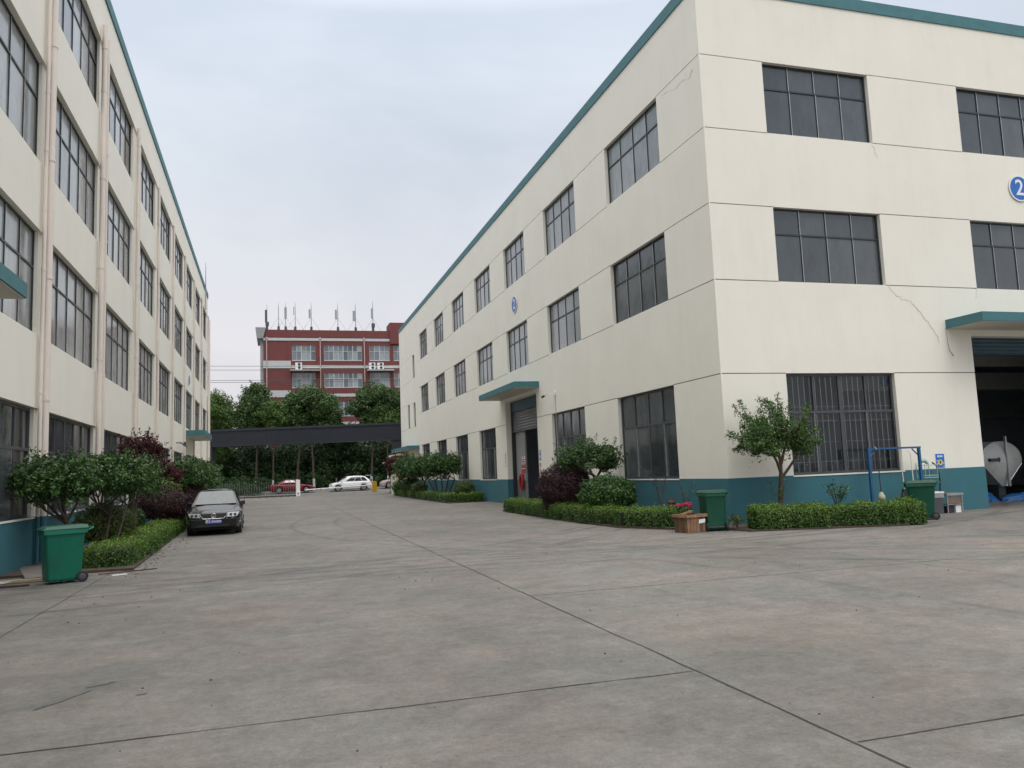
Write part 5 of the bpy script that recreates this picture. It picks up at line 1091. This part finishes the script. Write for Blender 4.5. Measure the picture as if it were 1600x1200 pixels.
# crape myrtle at the corner
o = thing('crape_myrtle', (12.62, 17.95, 0), 'forked small tree with upswept twigs before the barred window', 'tree')
m = MB(); fk = (12.68, 17.95, 1.35); base = (12.62, 17.95, .03)
m.tube([base, (12.6, 17.95, .7), (12.66, 17.95, 1.1), fk], [.085, .07, .068, .06], 10)
limbs = [[fk, (12.55, 17.9, 1.65), (12.25, 17.8, 2.1), (12.1, 17.8, 2.5)], [fk, (12.72, 17.98, 1.7), (12.5, 18.0, 2.05), (12.3, 18.0, 2.6)], [(12.72, 17.98, 1.6), (12.85, 17.98, 1.95), (13.0, 17.95, 2.4)], [(12.72, 17.98, 1.6), (12.7, 18.05, 2.0), (12.8, 18.05, 2.6)], [(12.66, 17.95, 1.2), (13.0, 17.9, 1.6), (13.25, 17.85, 1.95), (13.35, 17.85, 2.4)]]
for l in limbs: m.tube(l, [.045, .036, .028, .016][:len(l)], 8)
tw = []
rr = random.Random(4)
ends = [(11.35, 2.95), (11.32, 2.45), (11.3, 2.2), (11.5, 2.05), (11.85, 3.25), (12.1, 2.95), (12.45, 3.42), (12.7, 3.25), (12.95, 3.3), (13.2, 3.1), (13.5, 2.9), (13.75, 2.75), (14.05, 2.45), (13.9, 2.2), (13.65, 1.95), (12.0, 1.8), (12.3, 3.1), (11.75, 2.1), (13.1, 2.6), (12.6, 2.9), (11.7, 2.7), (13.4, 2.5)]
for i, (ex, ez) in enumerate(ends * 3):
    sx = min(max(ex, 12.1), 13.3); st_ = Vector((sx * .8 + 12.65 * .2, 17.95 + rr.uniform(-.15, .15), 2.1 + rr.uniform(-.1, .2))); sc_ = 1.0 if i < 22 else rr.uniform(.55, 1.02); en = Vector((12.65 + (ex - 12.65) * sc_ + rr.uniform(-.12, .12), 17.95 + rr.uniform(-.85, .75), 2.3 + (ez - 2.3) * sc_ + rr.uniform(-.1, .1))); md = st_.lerp(en, .5) + Vector((0, 0, -.07)); m.tube([st_, md, en], [.018, .011, .004], 5); tw.append((st_, md, en))
m.build('trunk', M_bark, o); pts = []; 
for st_, md, en in tw:
    n_ = 200
    for _ in range(n_):
        t = rr.random() ** .8; p = (st_.lerp(md, t * 2) if t < .5 else md.lerp(en, t * 2 - 1)); s = .19 * (1 - t) ** 1.3 + .035; pts.append((p.x + rr.gauss(0, s), p.y + rr.gauss(0, s), p.z + rr.gauss(0, s * .8)))
P = np.array(pts); quads('crown', leafmesh(P, np.tile([0, -.2, .7], (len(P), 1)), .07, .5, .8), L_crape, o)
sparse('weedy_plant', 13.9, 17.4, 1.15, .35, 'leafy weed standing above the front hedge below the window', 9, L_camel, 40, seed=12)
sparse('weedy_plant', 12.35, 17.75, 1.25, .28, 'thin weed stalk left of the forked tree trunk', 4, L_camel, 16, seed=13)
sparse('weedy_plant', 11.05, 17.6, .35, .3, 'low weed at the left end of the front hedge', 8, L_box, 30, seed=14)

# ------------------------------------------------------------------ trees beyond the gate
def bigtree(x, y, z0, parts, label, mat, trunks, ln=.24, nm='camphor_tree', whites=True):
    o = thing(nm, (x, y, z0), label, 'tree', 'trees beyond the entrance'); V = []
    for c, r, n in parts: V.append(clumps(c, [q * 1.04 for q in r], 70, .26 * (r[0] + r[2]) / 2 + .15, int(n * 1.7), ln, shell=.35, low=-.9))
    for c, r, n in parts: V.append(sprigs(c, r, 90, 14, .9, ln, -.3))
    for tx, ty, h, r0, lean in trunks:
        r0 *= .8
        m = MB(); m.tube([(tx, ty, z0), (tx + lean * .3, ty, z0 + h * .4), (tx + lean, ty, z0 + h)], [r0, r0 * .8, r0 * .45], 8)
        for a in range(5): an = a * 1.3; m.tube([(tx + lean * .7, ty, z0 + h * .7), (tx + lean + 1.6 * math.cos(an), ty + 1.6 * math.sin(an), z0 + h * 1.15)], [r0 * .4, r0 * .12], 5)
        t_ = m.build('trunk', M_bark, o); m = MB(); m.tube([(tx, ty, z0 + .01), (tx + lean * .09, ty, z0 + 1.25)], [r0 * 1.06, r0 * 1.0], 8); m.build('whitewash', M_white, t_)
    quads('crown', np.vstack(V), mat, o)
bigtree(-6.8, 96, .46, [((-6.2, 96, 9.2), (2.4, 2.6, 2.7), 6500), ((-6.5, 96, 6.0), (2.5, 2.5, 2.5), 4000)], 'leftmost pale green tree beside the left building', L_tree2, [(-6.8, 96, 6, .2, .2)])
bigtree(-2.0, 95, .46, [((-1.9, 95, 10.3), (1.75, 2.2, 2.5), 6500), ((-2.4, 95, 8.6), (2.0, 2.2, 2.1), 4500)], 'second tree from the left, narrow topped dark green crown', L_tree, [(-1.95, 95, 7, .19, .2)])
bigtree(-.6, 92.6, .46, [((-.2, 93.0, 8.6), (1.55, 1.6, 2.0), 5500)], 'lighter green low crown before the left edge of the red building', L_tree2, [(-.1, 93.1, 6, .14, .1)])
bigtree(2.9, 95, .46, [((4.1, 95, 9.9), (3.3, 2.8, 2.95), 15000), ((5.7, 95, 9.0), (2.2, 2.4, 2.4), 6500), ((2.2, 95, 8.4), (1.7, 2, 1.9), 4000)], 'big round dark green tree in front of the red building', L_tree, [(2.5, 95, 7.2, .22, .6), (4.4, 94.2, 7.4, .18, -.3)], )
bigtree(11.4, 95, .46, [((11.6, 95, 10.0), (3.3, 2.8, 2.7), 13500), ((14.2, 95, 9.0), (2.3, 2.4, 2.8), 5500)], 'big rounded tree at the right partly behind the cream hall', L_tree, [(11.0, 95, 7.4, .2, .4)])
bigtree(12.6, 92.9, .46, [((12.9, 93.2, 8.1), (1.7, 1.4, 1.3), 4200)], 'small pale crown low in front of the rightmost tree', L_tree2, [(12.7, 93.1, 6.2, .12, .0)])
bigtree(16.8, 97, .46, [((17.5, 97, 9), (3.2, 2.8, 3.5), 5000)], 'tree behind the far end of the cream hall', L_tree, [(16.8, 97, 6.5, .2, .1)])
bigtree(7.2, 98.5, .46, [((7.4, 98.5, 6.6), (2.4, 2, 1.8), 4200)], 'dark low tree between the two big round trees', L_wood, [(7.2, 98.5, 5, .13, .2)])
# shaded belt of shrubs and saplings behind the road: one dense mass
V = []
for i in range(150):
    x = -24 + 48 * rng.random(); y = 97.5 + 6 * rng.random(); h = rng.uniform(5.0, 7.8) if i % 3 else rng.uniform(2.5, 4.5); V.append(clumps((x, y, .3 + h * .5), (1.5, 1.2, h * .52), 16, .8, 1100, .32, shell=.2, low=-1))
for i in range(60):
    x = -20 + 40 * rng.random(); y = 95.5 + 1.8 * rng.random(); h = rng.uniform(1.2, 2.6); V.append(clumps((x, y, .46 + h * .5), (1.0, .8, h * .5), 8, .4, 380, .2, shell=.3, low=-1))
for i in range(40):
    x = -13 + 12.2 * rng.random(); y = 92.9 + 1.2 * rng.random(); h = rng.uniform(1.0, 2.3); V.append(clumps((x, y, .4 + h * .5), (.9, .7, h * .55), 8, .45, 520, .17, shell=.2, low=-1))
for i in range(70):
    x = -24 + 46 * rng.random(); y = 103.8 + 2.6 * rng.random(); V.append(clumps((x, y, 3.6), (1.9, 1.2, 3.9), 18, 1.1, 900, .5, shell=.1, low=-1))
for i in range(34):
    x = -13 + 11.2 * rng.random(); y = 86.5 + 4.5 * rng.random(); h = rng.uniform(.9, 1.7); V.append(clumps((x, y, .15 + h * .5), (.9, .8, h * .55), 8, .42, 620, .13, shell=.2, low=-1))
for i in range(22):
    x = -17 + 9 * rng.random(); y = 95 + 4 * rng.random(); V.append(clumps((x, y, 3.2), (1.6, 1.3, 3.2), 16, .9, 1500, .32, shell=.2, low=-1))
o = quads('woodland', np.vstack(V), L_wood); tagp(o, 'dense dark belt of shrubs and saplings behind the road', 'woodland', kind='stuff')
